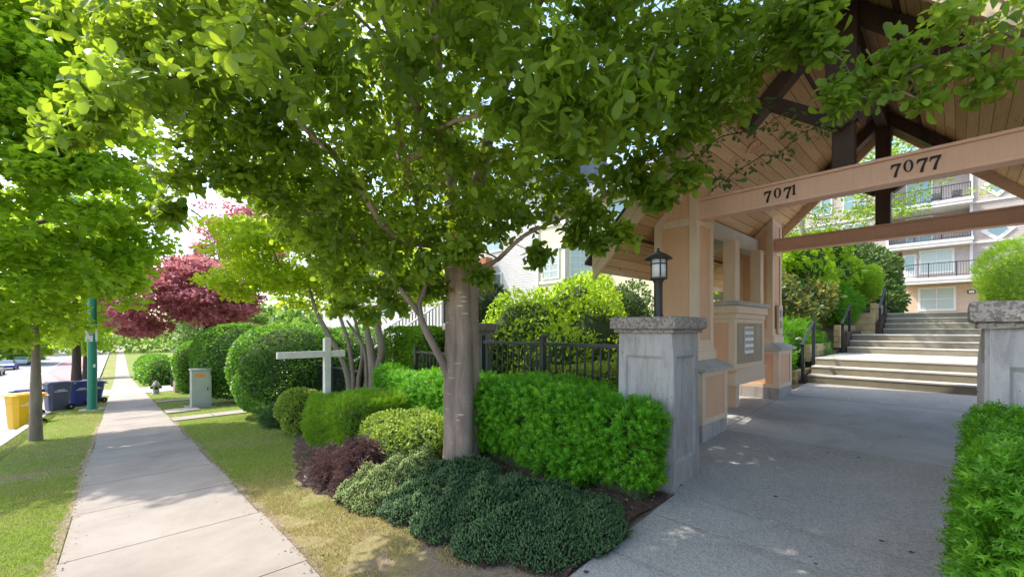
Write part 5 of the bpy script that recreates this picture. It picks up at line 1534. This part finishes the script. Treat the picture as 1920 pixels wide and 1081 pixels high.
shrub('dark_yew', 'dark green bush under the lime dome beside the middle flight', 'shrub', [('ell', (16.6, 2.6, 2.15), (1.2, .45, .65), 2, -.7)], 'yewdark', 'frond', .13, 4500, depth=.15)
shrub('lime_conifer', 'bright lime conifer dome rising above the far gate pillar', 'shrub',
      [('ell', (18.3, -1.15, 2.8), (1.0, .85, 1.05), 2, -.9), ('ell', (19.5, -2.6, 2.7), (1.5, 1.1, .9), 2, -.9)], 'lime', 'frond', .13, 11000, core='twigslime', depth=.2, wob=.11)
shrub('pink_tip_shrub', 'small pink-tipped shrub in front of the lime conifer', 'shrub', [('ell', (16.2, -1.65, 2.25), (.6, .5, .5), 2, -.8)], 'photred', 'leaf', .1, 2500, depth=.15)
# shrubs along the far sidewalk
for i, (x, y, r_, h, lab) in enumerate(((2.35, 42, 1.0, 1.3, 'first rounded bush past the driveway along the far sidewalk'), (2.3, 47, 1.0, 1.4, 'second rounded bush past the driveway along the far sidewalk'), (2.4, 53, 1.1, 1.5, 'third rounded bush past the driveway along the far sidewalk'), (2.5, 60, 1.2, 1.7, 'fourth rounded bush past the driveway along the far sidewalk'), (4.6, 39.5, 1.2, 2.0, 'blue-green shrub beside the driveway gate'))):
    shrub('roadside_bush', lab, 'shrub', [('ell', (x, y, zS(y) + h * .6), (r_, r_ * 1.4, h), 2.1, -.8)], 'globe' if i < 4 else 'sage', 'wide', .15, 2600, group='bushes along the far sidewalk', wob=.1)

b0 = [o for o in bpy.data.objects if o.name.startswith('roadside_bush') and not o.parent][0]
for i, (x, y) in enumerate(((2.6, 67), (2.8, 74), (2.9, 82), (3.0, 91), (3.2, 101), (3.4, 112), (3.6, 125))):
    copy_tree(b0, (x, y, zS(y) - .5), ['fifth', 'sixth', 'seventh', 'eighth', 'ninth', 'tenth', 'eleventh'][i] + ' rounded bush past the driveway along the far sidewalk').scale = (1.2, 1.6, 1.7)

# ------------------------------------------------------------------ trees
RV = Vector((FY, -FX, 0)); FV = Vector((FX, FY, 0))
def stem(bm, pts, rad, n=12, lob=.08, seed=0):
    # densify
    P_ = [Vector(p) for p in pts]; out = []; rr = []
    for i in range(len(P_) - 1):
        m = max(1, int((P_[i + 1] - P_[i]).length / .12))
        p0 = P_[max(i - 1, 0)]; p1 = P_[i]; p2 = P_[i + 1]; p3 = P_[min(i + 2, len(P_) - 1)]
        for k in range(m):
            t = k / m; t2 = t * t; t3 = t2 * t
            q = .5 * ((2 * p1) + (p2 - p0) * t + (2 * p0 - 5 * p1 + 4 * p2 - p3) * t2 + (3 * p1 - p0 - 3 * p2 + p3) * t3)
            out.append(q); rr.append(rad[i] + (rad[i + 1] - rad[i]) * t)
    out.append(P_[-1]); rr.append(rad[-1])
    tube(bm, out, rr, n, True, lambda t, i: 1 + lob * math.sin(2 * t + seed + i * .05) + lob * .6 * math.sin(5 * t + seed * 2 + i * .11) + .03 * math.sin(i * .7 + seed))
    return out
# --- the big broad-leaved tree
big = thing('broadleaf_tree', 'large multi-stem tree with smooth scarred trunk and broad leaves filling the foreground', 'tree', (2.98, 4.09, -.25))
T0 = Vector((2.98, 4.09, 0))
bm = BM()
def tp(r, f, z): return T0 + RV * r + FV * f + Vector((0, 0, z))
A = stem(bm, [tp(-.07, .02, -.4), tp(-.085, .02, .2), tp(-.085, .02, 1.0), tp(-.08, .02, 1.6), tp(-.09, .0, 2.1), tp(-.22, -.1, 2.45), at(735, 440, 4.6), at(660, 330, 4.2), at(560, 230, 3.7)], [.15, .115, .108, .1, .088, .055, .042, .03, .02], 14, .07, 1)
Bm_ = stem(bm, [tp(.06, -.05, -.4), tp(.055, -.05, .25), tp(.06, -.045, 1.0), tp(.04, -.04, 1.7), tp(-.02, .0, 2.4), tp(-.12, .1, 3.1), tp(-.2, .2, 4.0), tp(-.35, .2, 5.2), tp(-.4, .3, 6.6)], [.15, .12, .108, .095, .092, .085, .07, .05, .03], 14, .08, 2.4)
Cm_ = stem(bm, [tp(.1, .1, -.4), tp(.12, .1, .3), tp(.13, .09, 1.0), tp(.12, .08, 1.8), tp(.14, .1, 2.5), tp(.22, .15, 3.3), tp(.4, .3, 4.2), tp(.7, .5, 5.2), tp(.9, .6, 6.2)], [.15, .11, .1, .09, .085, .075, .06, .045, .03], 14, .08, 4)
stem(bm, [tp(0, .03, -.4), tp(0, .03, .1), tp(0, .03, 1.0), tp(0, .02, 1.6)], [.25, .18, .13, .07], 16, .06, 6)
D = stem(bm, [tp(-.1, 0, .75), at(835, 690, 5.0), at(812, 645, 4.95), at(790, 600, 4.9), at(785, 570, 4.9), at(800, 530, 4.9), at(790, 480, 4.8)], [.04, .052, .047, .04, .034, .028, .016], 10, .06, 3)
D2 = stem(bm, [at(788, 590, 4.9), at(765, 560, 4.85), at(735, 520, 4.8), at(700, 480, 4.7)], [.04, .032, .025, .014], 8, .05, 3)
E_ = stem(bm, [tp(.1, .05, 2.2), at(905, 500, 4.9), at(935, 485, 4.7), at(985, 440, 4.5), at(1080, 400, 4.3)], [.04, .035, .028, .022, .012], 8, .05, 3)
F_ = stem(bm, [tp(-.15, -.05, 2.35), at(790, 400, 4.6), at(760, 300, 4.3), at(740, 200, 4.0), at(700, 60, 3.9)], [.045, .036, .03, .024, .016], 8, .05, 5)
G_ = stem(bm, [tp(-.02, 0, 2.5), tp(.3, -.5, 3.3), tp(.6, -1.2, 3.9), tp(1.0, -2.0, 4.2)], [.07, .055, .04, .02], 8, .05, 5)
C1 = ell_pts((2.75, 4.0, 5.0), (3.35, 3.35, 2.7), 260, .42, -.86, .0)
C1 = np.concatenate([C1, ell_pts((2.2, 4.4, 6.9), (2.7, 2.4, 1.1), 60, .1, -.9), ell_pts((1.6, 3.4, 5.6), (1.9, 1.3, .9), 22, .1, -.6)])  # upper crown clumps mostly out of view, added to shade the walkway
C1 = np.array([c for c in C1 if (c[0] * FX + c[1] * FY) > 1.3 and not (c[2] < 2.9 and math.hypot(c[0] - 2.98, c[1] - 4.09) < 1.2)])
manual = [(230, 165, 3.0, .3), (180, 215, 3.0, .22), (120, 250, 3.05, .14), (170, 60, 3.3, .35), (300, 60, 3.2, .4), (330, 330, 3.7, .22), (315, 395, 3.7, .1), (380, 290, 3.8, .3), (440, 330, 3.9, .28), (500, 350, 4.1, .3), (420, 180, 3.5, .4),
          (560, 400, 4.4, .35), (600, 460, 4.6, .3), (650, 430, 4.6, .35), (640, 530, 4.9, .28), (700, 540, 5.0, .28), (760, 530, 4.9, .25), (720, 450, 4.6, .35), (800, 450, 4.6, .3), (860, 420, 4.6, .3), (930, 430, 4.6, .28), (840, 350, 4.3, .4), (700, 330, 4.2, .4), (560, 280, 4.0, .4),
          (990, 400, 4.4, .3), (1050, 360, 4.3, .32), (1110, 400, 4.3, .25), (1120, 455, 4.3, .12), (1165, 440, 4.25, .14), (1160, 340, 4.2, .3), (1220, 300, 4.1, .3), (1240, 370, 4.1, .14), (1290, 330, 4.0, .14), (1290, 250, 3.9, .25), (1010, 480, 4.5, .12), (1080, 440, 4.4, .16),
          (1350, 200, 3.7, .28), (1400, 130, 3.6, .28), (1450, 60, 3.5, .3), (1520, 90, 3.3, .17), (1500, 40, 3.3, .22), (1540, 10, 3.3, .18), (1060, 90, 3.0, .22), (1040, 180, 3.1, .2), (960, 220, 3.2, .22), (1100, 230, 3.2, .2), (900, 100, 3.2, .3), (760, 130, 3.3, .3), (620, 130, 3.4, .3), (500, 80, 3.3, .35), (1200, 160, 3.3, .28), (1270, 70, 3.3, .3), (1130, 40, 3.2, .3), (1200, 230, 3.5, .25), (660, 200, 3.5, .3), (480, 240, 3.7, .3), (800, 250, 3.6, .3), (330, 150, 3.4, .3), (250, 90, 3.3, .25), (380, 220, 4.0, .35), (460, 290, 4.3, .35), (520, 320, 4.6, .35), (590, 360, 4.8, .38), (640, 400, 5.0, .38), (580, 300, 4.9, .4), (700, 390, 5.2, .4), (750, 440, 5.3, .35), (760, 350, 5.3, .4), (680, 480, 5.3, .3), (620, 500, 5.2, .28), (560, 440, 4.9, .28), (740, 570, 5.2, .2), (690, 590, 5.3, .18), (640, 575, 5.2, .2), (820, 540, 5.0, .16), (880, 470, 4.5, .2), (940, 380, 5.4, .4), (1000, 330, 5.4, .4), (1060, 300, 5.3, .35), (880, 300, 5.5, .4), (1180, 100, 4.5, .4), (1250, 130, 4.3, .35), (1300, 60, 4.2, .35), (1330, 130, 4.0, .28), (1280, 190, 4.2, .28), (1210, 350, 4.3, .18), (1340, 20, 3.9, .35), (1400, 40, 3.8, .3), (900, 520, 4.4, .08), (850, 470, 4.3, .2), (800, 500, 4.4, .18), (770, 410, 4.2, .3), (900, 380, 4.2, .3), (840, 280, 4.0, .3), (620, 350, 4.1, .3), (680, 260, 3.9, .3), (540, 200, 3.8, .3), (730, 480, 4.5, .22), (950, 300, 4.1, .3), (1010, 240, 3.9, .28)]
C2 = np.array([list(at(a, b, c)) for a, b, c, _ in manual]); R2 = np.array([m[3] for m in manual])
def outside_gate(p):
    return not (p[0] > 4.5 and abs(p[1] - YC) < 3.1 and p[2] < 5.9 - abs(p[1] - YC) + .4)
C1 = np.array([c for c in C1 if outside_gate(c) and c[0] < 4.75 and ((FY * c[0] - FX * c[1]) / (c[0] * FX + c[1] * FY) > -.93)])
skel, nodes = skeleton([A[12:], Bm_[14:], Cm_[14:], D[5:], E_, F_, G_, D2], np.concatenate([C1, C2]), rtip=.0045, rmax=.05, n=6, bend=.35)
tmp = bpy.data.meshes.new('tmp'); skel.to_mesh(tmp); skel.free(); bm.from_mesh(tmp)
obj('trunk', bm, M['bark'], big, True)
def keep(vfr, k, cond):
    v, f, r = vfr; c = v.reshape(-1, k, 3).mean(1)
    ok = np.array([cond(p) for p in c])
    nv = v.reshape(-1, k, 3)[ok]; nr = r.reshape(-1, k)[ok]
    tf = f.reshape(len(c), -1, 3)[0]
    F2 = tf[None] + (np.arange(ok.sum()) * k)[:, None, None]
    return nv.reshape(-1, 3), F2.reshape(-1, 3), nr.reshape(-1)
def bigcond(p):
    dd = p[0] * FX + p[1] * FY
    if dd < 1.0: return p[2] > 3.5
    if dd < 1.9 and (p[2] - 1.5) / dd < .85: return False
    return not (p[0] > 4.68 and abs(p[1] - YC) < 2.9 and p[2] < 5.25 - abs(p[1] - YC))
la, _ = rosettes(C1, np.full(len(C1), .6), 44, 5, .118)
lb, _ = rosettes(C2, R2, 40, 5, .11, .6)
lb2, _ = rosettes(C2[R2 < .2], R2[R2 < .2], 0 + 1, 5, .1)
k = len(TP['leaf'][0])
v, f, r = join([keep(la, k, bigcond), keep(lb, k, bigcond)])
link('crown', tri_mesh('crown', v, f, r), L['big'], big)
ym = [(225, 150, 2.8, .2), (170, 205, 2.8, .18), (115, 250, 2.85, .1), (1060, 85, 2.7, .12), (930, 240, 3.0, .12), (1040, 160, 2.8, .12), (990, 290, 3.1, .12), (650, 150, 3.2, .1), (330, 110, 2.9, .12), (1090, 260, 3.0, .1), (480, 130, 3.0, .08), (560, 170, 3.1, .08), (620, 60, 3.0, .1), (780, 70, 3.0, .1), (1130, 190, 3.0, .1), (430, 60, 3.0, .1), (860, 170, 3.1, .07), (300, 200, 3.2, .1), (1000, 60, 2.8, .08), (660, 260, 3.3, .07)]
yc = np.array([list(at(a, b, c)) for a, b, c, _ in ym])
v, f, r = rosettes(yc, np.array([m[3] for m in ym]), 9, 5, .1, .7)[0]
link('young_leaves', tri_mesh('young_leaves', v, f, r), L['bigyoung'], big)
# --- thin dark-leaved twigs hanging in front of the gable
tw = [(1330, 270, 4.1), (1380, 250, 4.1), (1430, 240, 4.0), (1460, 290, 4.0), (1500, 250, 3.9), (1480, 215, 3.9), (1420, 200, 3.9), (1540, 240, 3.8), (1400, 310, 4.1), (1360, 340, 4.2), (1310, 300, 4.1), (1345, 335, 4.2)]
twc = np.array([list(at(*a)) for a in tw])
bm, _ = skeleton([[at(1180, 200, 3.7), at(1260, 220, 3.8), at(1310, 235, 3.9)]], twc, .003, .012, n=5, bend=.2, seg=.15)
ot = thing('hanging_branch', 'thin dark branch with small leaves hanging in front of the plank-lined gable', 'branch', tuple(at(1180, 200, 3.7)))
obj('twig', bm, M['barkdark'], ot)
v, f, r = clump_leaves(twc, np.full(len(twc), .13), 22, .055, 'leaf', .5, .2, .9)
link('leaves', tri_mesh('leaves', v, f, r), leafmat('hanging_leaf', [(0, (.03, .07, .015)), (1, (.07, .14, .03))], (.2, .35, .05), .35), ot)
# --- the matching tree outside the frame on the right, its branch reaching in
rt = thing('broadleaf_tree', 'leafy yellow-green branch of a tree reaching in at the top right corner', 'tree', (3.1, -2.9, 0))
bm = BM()
stem(bm, [(3.1, -2.9, -.1), (3.1, -2.9, 1.2), (3.15, -2.8, 2.4), (3.2, -2.5, 3.4), (3.1, -2.0, 4.4)], [.2, .15, .12, .09, .05], 12, .08)
b1 = stem(bm, [(3.15, -2.75, 2.6), at(2050, 40, 3.0), at(1900, 60, 3.0), at(1760, 110, 3.0), at(1680, 140, 3.0)], [.06, .04, .028, .018, .008], 7, .03)
mr = [(1560, 180, 3.1, .1), (1600, 150, 3.1, .14), (1650, 120, 3.0, .14), (1640, 185, 3.0, .1), (1700, 140, 3.0, .14), (1730, 190, 3.0, .1), (1690, 90, 2.9, .12), (1760, 60, 2.9, .2), (1760, 130, 3.0, .18), (1820, 110, 3.0, .2), (1800, 30, 2.9, .2), (1880, 60, 2.9, .25), (1880, 140, 2.9, .16), (1840, 170, 3.0, .12), (1930, 110, 2.9, .25), (1960, 20, 2.9, .3), (1550, 90, 3.2, .1), (1570, 205, 3.1, .06)]
rc = np.array([list(at(a, b, c)) for a, b, c, _ in mr])
rc2 = ell_pts((3.1, -2.9, 4.6), (2.1, 2.0, 1.7), 40, .4, -.6)
rc2 = np.array([c for c in rc2 if outside_gate(c) and c[1] < -1.2])
sk, _ = skeleton([b1, [(3.2, -2.5, 3.4), (3.1, -2.0, 4.4)]], np.concatenate([rc, rc2]), .004, .03, n=5, bend=.25, seg=.2)
tmp = bpy.data.meshes.new('tmp2'); sk.to_mesh(tmp); sk.free(); bm.from_mesh(tmp)
obj('trunk', bm, M['bark2'], rt, True)
ra = rosettes(rc, np.array([m[3] for m in mr]), 12, 5, .1, .6)[0]
rb_ = rosettes(rc2, np.full(len(rc2), .5), 30, 5, .11)[0]
v, f, r = join([keep(ra, k, bigcond), keep(rb_, k, bigcond)])
link('crown', tri_mesh('crown', v, f, r), leafmat('yellowish_broad_leaf', [(0, (.09, .16, .018)), (.6, (.15, .25, .025)), (1, (.26, .36, .03))], (.45, .65, .04), .5), rt)

# --- generic trees
def tree(name, label, base, h, trunk_r, ell, K, per, size, tpl, leafm, bark='bark2', lean=(0, 0), clumpR=.5, inner=.45, extra=None, group=None, cat='tree', forks=3, n=8, zmin=-.8, droop=.25, flat=.6, rtip=.006):
    t = thing(name, label, cat, base, group)
    bm = BM(); b = Vector(base)
    top = b + Vector((lean[0], lean[1], h))
    mids = [b - Vector((0, 0, .3)), b + Vector((lean[0] * .1, lean[1] * .1, h * .3)), b + Vector((lean[0] * .4, lean[1] * .4, h * .65)), top]
    pl = stem(bm, mids, [trunk_r * 1.25, trunk_r, trunk_r * .85, trunk_r * .6], 12, .05, random.random() * 6)
    cs_ = []
    tot = sum(e[1][0] * e[1][1] * e[1][2] for e in ell)
    for c, r_ in ell:
        kk = max(3, int(K * r_[0] * r_[1] * r_[2] / tot)); cs_.append(ell_pts(c, r_, kk, inner, zmin))
    C_ = np.concatenate(cs_)
    if extra is not None: C_ = np.concatenate([C_, np.array(extra)])
    e0 = ell[0]
    lead = stem(bm, [top, top.lerp(Vector(e0[0]), .5) + Vector((0, 0, e0[1][2] * .2)), Vector(e0[0]) + Vector((0, 0, e0[1][2] * .6))], [trunk_r * .6, trunk_r * .4, trunk_r * .15], 8, .04)
    sk, _ = skeleton([pl[-4:], lead], C_, rtip, trunk_r * .5, n=5, bend=.3)
    tm = bpy.data.meshes.new('t'); sk.to_mesh(tm); sk.free(); bm.from_mesh(tm)
    obj('trunk', bm, M[bark], t, True)
    v, f, r = clump_leaves(C_, np.full(len(C_), clumpR), per, size, tpl, flat, droop)
    link('crown', tri_mesh('crown', v, f, r), L[leafm], t)
    return t
zb = G(-1.36, 14.3)
sm1 = tree('street_maple', 'young street maple with a dense bright crown at the left edge', (-1.37, 14.3, zb), 2.3, .105,
     [((-1.45, 14.3, 4.9), (2.45, 2.45, 3.9)), ((-1.5, 14.1, 9.0), (1.8, 1.8, 2.6)), ((-2.3, 13.7, 2.1), (1.5, 1.5, .9)), ((-1.9, 13.6, 5.9), (1.9, 1.9, 1.6))], 450, 130, .13, 'star', 'maple', clumpR=.48, zmin=-.9, group='street maples along the verge')
m2 = tree('street_maple', 'second street maple with dark trunk just behind the green pole', (-1.35, 26.5, G(-1.35, 26.5)), 3.0, .18,
     [((-1.5, 26.5, 4.6), (2.3, 2.3, 3.9))], 120, 100, .17, 'star', 'maple', bark='barkdark', clumpR=.8, zmin=-.9, group='street maples along the verge')
for i, y in enumerate((35, 43, 51, 60, 71, 84)):
    nth = ['third', 'fourth', 'fifth', 'sixth', 'seventh', 'eighth'][i]
    if i == 0: yy = 42.5
    yy = 41.5 + i * 8
    copy_tree(m2, (-1.35, yy, zS(yy)), nth + ' street maple from the camera, shading the far sidewalk', rotz=i * 1.3).scale = (1.35, 1.35, 1.1)
tree('red_maple', 'wide low Japanese maple with deep red and purple leaves over the sidewalk', (4.2, 24.6, G(4.2, 24.6)), 1.8, .13,
     [((2.1, 23.0, 2.75), (2.4, 2.8, 1.95)), ((3.6, 23.3, 2.9), (1.7, 1.7, 1.7))], 190, 160, .13, 'thin', 'red', bark='barkdark', lean=(-.6, -.3), clumpR=.6, inner=.4, flat=.35, zmin=-.75)
tree('purple_tree', 'taller airy purple-leaved tree showing above the red maple', (5.2, 27, G(5.2, 27)), 3.5, .12,
     [((4.0, 25.8, 6.0), (1.6, 1.6, 2.2)), ((5.4, 26, 5.9), (2.0, 1.8, 2.8))], 110, 80, .13, 'thin', 'red', bark='barkdark', clumpR=.5, flat=.4)
# bright multi-stem maple
bt = thing('bright_maple', 'bright yellow-green multi-stem maple with slender curved trunks behind the hedge', 'tree', (3.8, 8.8, -.5))
bm = BM()
def P3(px, py, d): return at(px, py, d)
s1 = stem(bm, [P3(652, 760, 9), P3(655, 720, 9), P3(640, 670, 9), P3(612, 620, 9.1), P3(590, 575, 9.3), P3(575, 520, 9.6)], [.09, .075, .06, .055, .04, .025], 8, .06, 1)
s2 = stem(bm, [P3(655, 760, 9), P3(662, 720, 9), P3(655, 650, 9.1), P3(640, 600, 9.2), P3(625, 540, 9.4)], [.07, .06, .05, .04, .025], 8, .06, 2)
s3 = stem(bm, [P3(680, 765, 9), P3(672, 720, 9), P3(680, 660, 9), P3(668, 610, 9.2), P3(660, 550, 9.4)], [.06, .05, .045, .035, .02], 8, .06, 3)
s4 = stem(bm, [P3(700, 765, 8.7), P3(702, 715, 8.7), P3(700, 685, 8.7), P3(692, 640, 8.7), P3(682, 600, 8.8), P3(655, 570, 9.0), P3(640, 540, 9.2)], [.12, .11, .1, .07, .055, .04, .02], 9, .08, 4)
s5 = stem(bm, [P3(703, 700, 8.7), P3(716, 660, 8.7), P3(708, 610, 8.7), P3(712, 570, 8.8), P3(716, 530, 8.9)], [.09, .075, .065, .055, .03], 9, .08, 5)
s6 = stem(bm, [P3(690, 765, 8.9), P3(688, 720, 8.9), P3(684, 660, 8.9), P3(668, 628, 9), P3(650, 600, 9)], [.05, .045, .04, .035, .02], 7, .05, 6)
cc = np.concatenate([ell_pts((3.0, 10.8, 3.05), (1.75, 1.75, 1.35), 75, .4, -.7), ell_pts((4.5, 9.4, 3.0), (1.7, 1.6, 1.35), 60, .35, -.7), ell_pts((2.9, 10.6, 4.2), (1.3, 1.3, .8), 24, .3, -.7)])
sk, _ = skeleton([s1[-10:], s2[-8:], s3[-8:], s4[-8:], s5[-6:], s6[-3:]], cc, .005, .03, n=5)
tm = bpy.data.meshes.new('t'); sk.to_mesh(tm); sk.free(); bm.from_mesh(tm)
obj('trunk', bm, M['bark2'], bt, True)
v, f, r = clump_leaves(cc, np.full(len(cc), .42), 210, .085, 'star', .45, .25)
link('crown', tri_mesh('crown', v, f, r), L['acer'], bt)
# slender birch-like tree in the garden by the steps
tree('slender_tree', 'slender pale-trunked tree with airy leaves rising behind the rear beam', (15.4, 3.35, 1.3), 4.2, .1,
     [((15.3, 2.6, 6.2), (2.7, 2.8, 2.1))], 120, 95, .1, 'oval', 'airy', bark='barkpale', clumpR=.5, zmin=-.9, flat=.35, rtip=.008)
tree('slender_tree', 'airy lime-leaved tree standing before the right side of the apartment block', (24, -4.5, 1.9), 3.5, .1,
     [((23.5, -3.2, 7.3), (2.2, 3.2, 1.3))], 34, 40, .1, 'oval', 'airy', bark='barkpale', clumpR=.5, flat=.3, rtip=.008)
# far trees
fp = None
far = [(7.5, 62, 1.0), (9, 78, 1.25), (13, 95, 1.4), (6, 105, 1.2), (-22, 60, 1.3), (-24, 82, 1.4), (-20, 105, 1.3), (-23, 40, 1.3), (-25, 24, 1.4), (2, 175, 1.6), (-8, 185, 1.5), (-16, 170, 1.5), (10, 140, 1.5), (18, 120, 1.6), (30, 66, 1.5), (-27, 8, 1.4), (34, 40, 1.5)]
pos_words = ['behind the roadside bushes', 'beyond the second row of bushes', 'far up the right side of the street', 'near the end of the sidewalk', 'across the road behind the street maple', 'across the road farther on', 'across the road near its end', 'across the road opposite the bins', 'across the road at the left edge', 'closing the view at the street end', 'left of the street end', 'far left beyond the road end', 'right of the street end', 'on the far right beyond the red maple', 'behind the townhouse', 'across the road nearest the camera', 'behind the townhouse roof on the right']
for i, (x, y, s) in enumerate(far):
    z0 = zS(y) - .1 if x < 6 or y > 20 else 0
    lab = 'distant broad green tree ' + pos_words[i]
    if fp is None:
        fp = tree('background_tree', lab, (x, y, z0), 3.0, .25, [((x, y, z0 + 7.0), (3.6, 3.6, 4.6))], 90, 70, .34, 'wide', 'far', bark='barkdark', clumpR=1.0, zmin=-.9, group='distant trees')
    else:
        o = copy_tree(fp, (x, y, z0), lab, rotz=i * .9); o.scale = (s, s, s)
for i, (x, y, sc_) in enumerate(((5.4, 43, .6), (5.0, 52, .62), (5.2, 61, .7), (5.0, 72, .75), (5.2, 88, .8), (-5.5, 150, 1.2), (1.5, 142, 1.0))):
    o = copy_tree(fp, (x, y, zS(y) - .8), 'low green tree ' + ['just beyond the driveway gate', 'second behind the roadside bushes', 'third behind the roadside bushes', 'fourth behind the roadside bushes', 'farthest behind the roadside bushes', 'at the left of the far end of the sidewalk', 'at the right of the far end of the sidewalk'][i], rotz=i * 1.7, group='trees behind the roadside bushes'); o.scale = (sc_, sc_, sc_ * .85)
t = thing('distant_conifer', 'tall pale conifer on the skyline left of the purple tree', 'tree', (12, 108, -4.9), 'distant conifers')
def conifer(t, x, y, z0, h, r0):
    bm = BM(); tube(bm, [(x, y, z0), (x, y, z0 + h)], [.3, .01], 6); obj('trunk', bm, M['barkdark'], t)
    n = 3800; u = RN.random(n) ** 1.5; a = RN.random(n) * 6.28; rr = r0 * (1 - u * .97) * (.35 + .65 * RN.random(n) ** .5) * (.75 + .25 * np.sin(u * 60))
    P_ = np.column_stack([x + rr * np.cos(a), y + rr * np.sin(a), z0 + h * .12 + u * h * .88 - rr * .25])
    d = np.column_stack([np.cos(a), np.sin(a), -.35 + 0 * a]) + RN.normal(size=(n, 3)) * .2
    v, f, r = leaves(P_, d, rdir(n) * .3 + np.array([0, 0, 1]), .75, 'frond'); link('crown', tri_mesh('crown', v, f, r), L['farcon'], t)
conifer(t, 12, 108, -4.9, 24, 4.2)
c2 = copy_tree(t, (6.5, 118, -4.9), 'tall pale conifer on the skyline right of the street maple'); c2.scale = (.85, .85, .9)
c3 = copy_tree(t, (18, 128, -4.9), 'tall pale conifer on the skyline behind the purple tree'); c3.scale = (1.1, 1.1, 1.05)
n = 16000
xx_ = np.concatenate([RN.uniform(-70, 70, n // 2), RN.uniform(12, 60, n // 2)]); yy_ = np.concatenate([RN.uniform(150, 166, n // 2), 40 + RN.random(n // 2) * 110])
xx_[n // 2:] = 16 + (yy_[n // 2:] - 40) * .12 + RN.uniform(-3, 3, n // 2) + 6 * (yy_[n // 2:] < 60)
top_ = 8 + 2.5 * np.sin(xx_ * .4 + yy_ * .3) + 1.5 * np.sin(xx_ * 1.1 + yy_ * .7)
zz_ = np.array([zS(y) for y in yy_]) + RN.random(n) ** .8 * top_
d = RN.normal(size=(n, 3)); nn_ = RN.normal(size=(n, 3)) * .6 + np.array([0, 0, .6])
v, f, r = leaves(np.column_stack([xx_, yy_, zz_]), d, nn_, RN.uniform(.7, 1.5, n), 'wide')
o = link('distant_wood', tri_mesh('distant_wood', v, f, r), L['far']); tag(o, 'mass of distant green woodland closing the view behind the street and houses', 'woodland', kind='stuff')
# parked cars far down the street, seen small under the leaves
def car(x, y, rot, col, label):
    z = zroad(x, y)
    t = thing('parked_car', label, 'car', (x, y, z), 'cars far down the street')
    R = Matrix.Translation((x, y, z)) @ Matrix.Rotation(rot, 4, 'Z')
    def fin(nm, bm, m, par=t):
        bmesh.ops.transform(bm, matrix=R, verts=bm.verts); return obj(nm, bm, m, par)
    side = [(-2.2, .35), (-2.25, .75), (-1.9, .95), (-1.35, 1.0), (1.0, .98), (1.9, .85), (2.2, .7), (2.2, .35)]
    cab_ = [(-1.7, .96), (-1.2, 1.42), (.1, 1.45), (.95, .97)]
    def ext(pts, w0, w1):
        bm = BM(); L1 = [bm.verts.new((w0 if z < 1.1 else w1, px, z)) for px, z in pts]; L2 = [bm.verts.new((-(w0 if z < 1.1 else w1), px, z)) for px, z in pts]
        bm.faces.new(L1); bm.faces.new(L2[::-1])
        for i in range(len(pts)): j = (i + 1) % len(pts); bm.faces.new([L1[i], L2[i], L2[j], L1[j]])
        return bm
    fin('body', ext(side, .88, .88), col); fin('windows', ext(cab_, .8, .62), M['glass'])
    fin('roof', ext([(-1.18, 1.452), (-1.1, 1.48), (0, 1.5), (.1, 1.47)], .6, .6), col)
    for sx in (-.82, .82):
        for py_ in (-1.35, 1.35):
            bm = BM(); tube(bm, [(sx - .1, py_, .33), (sx + .1, py_, .33)], .33, 16); fin('wheel', bm, M['rubber'])
car(-12.8, 92, 0, M['grey_cap'], 'grey car parked across the road, seen left of the dark trunk')
car(-12.9, 104, 0, M['binnavy'], 'dark blue car parked across the road behind the grey one')
car(-12.8, 116, 0, M['white'], 'white car parked farthest across the road')
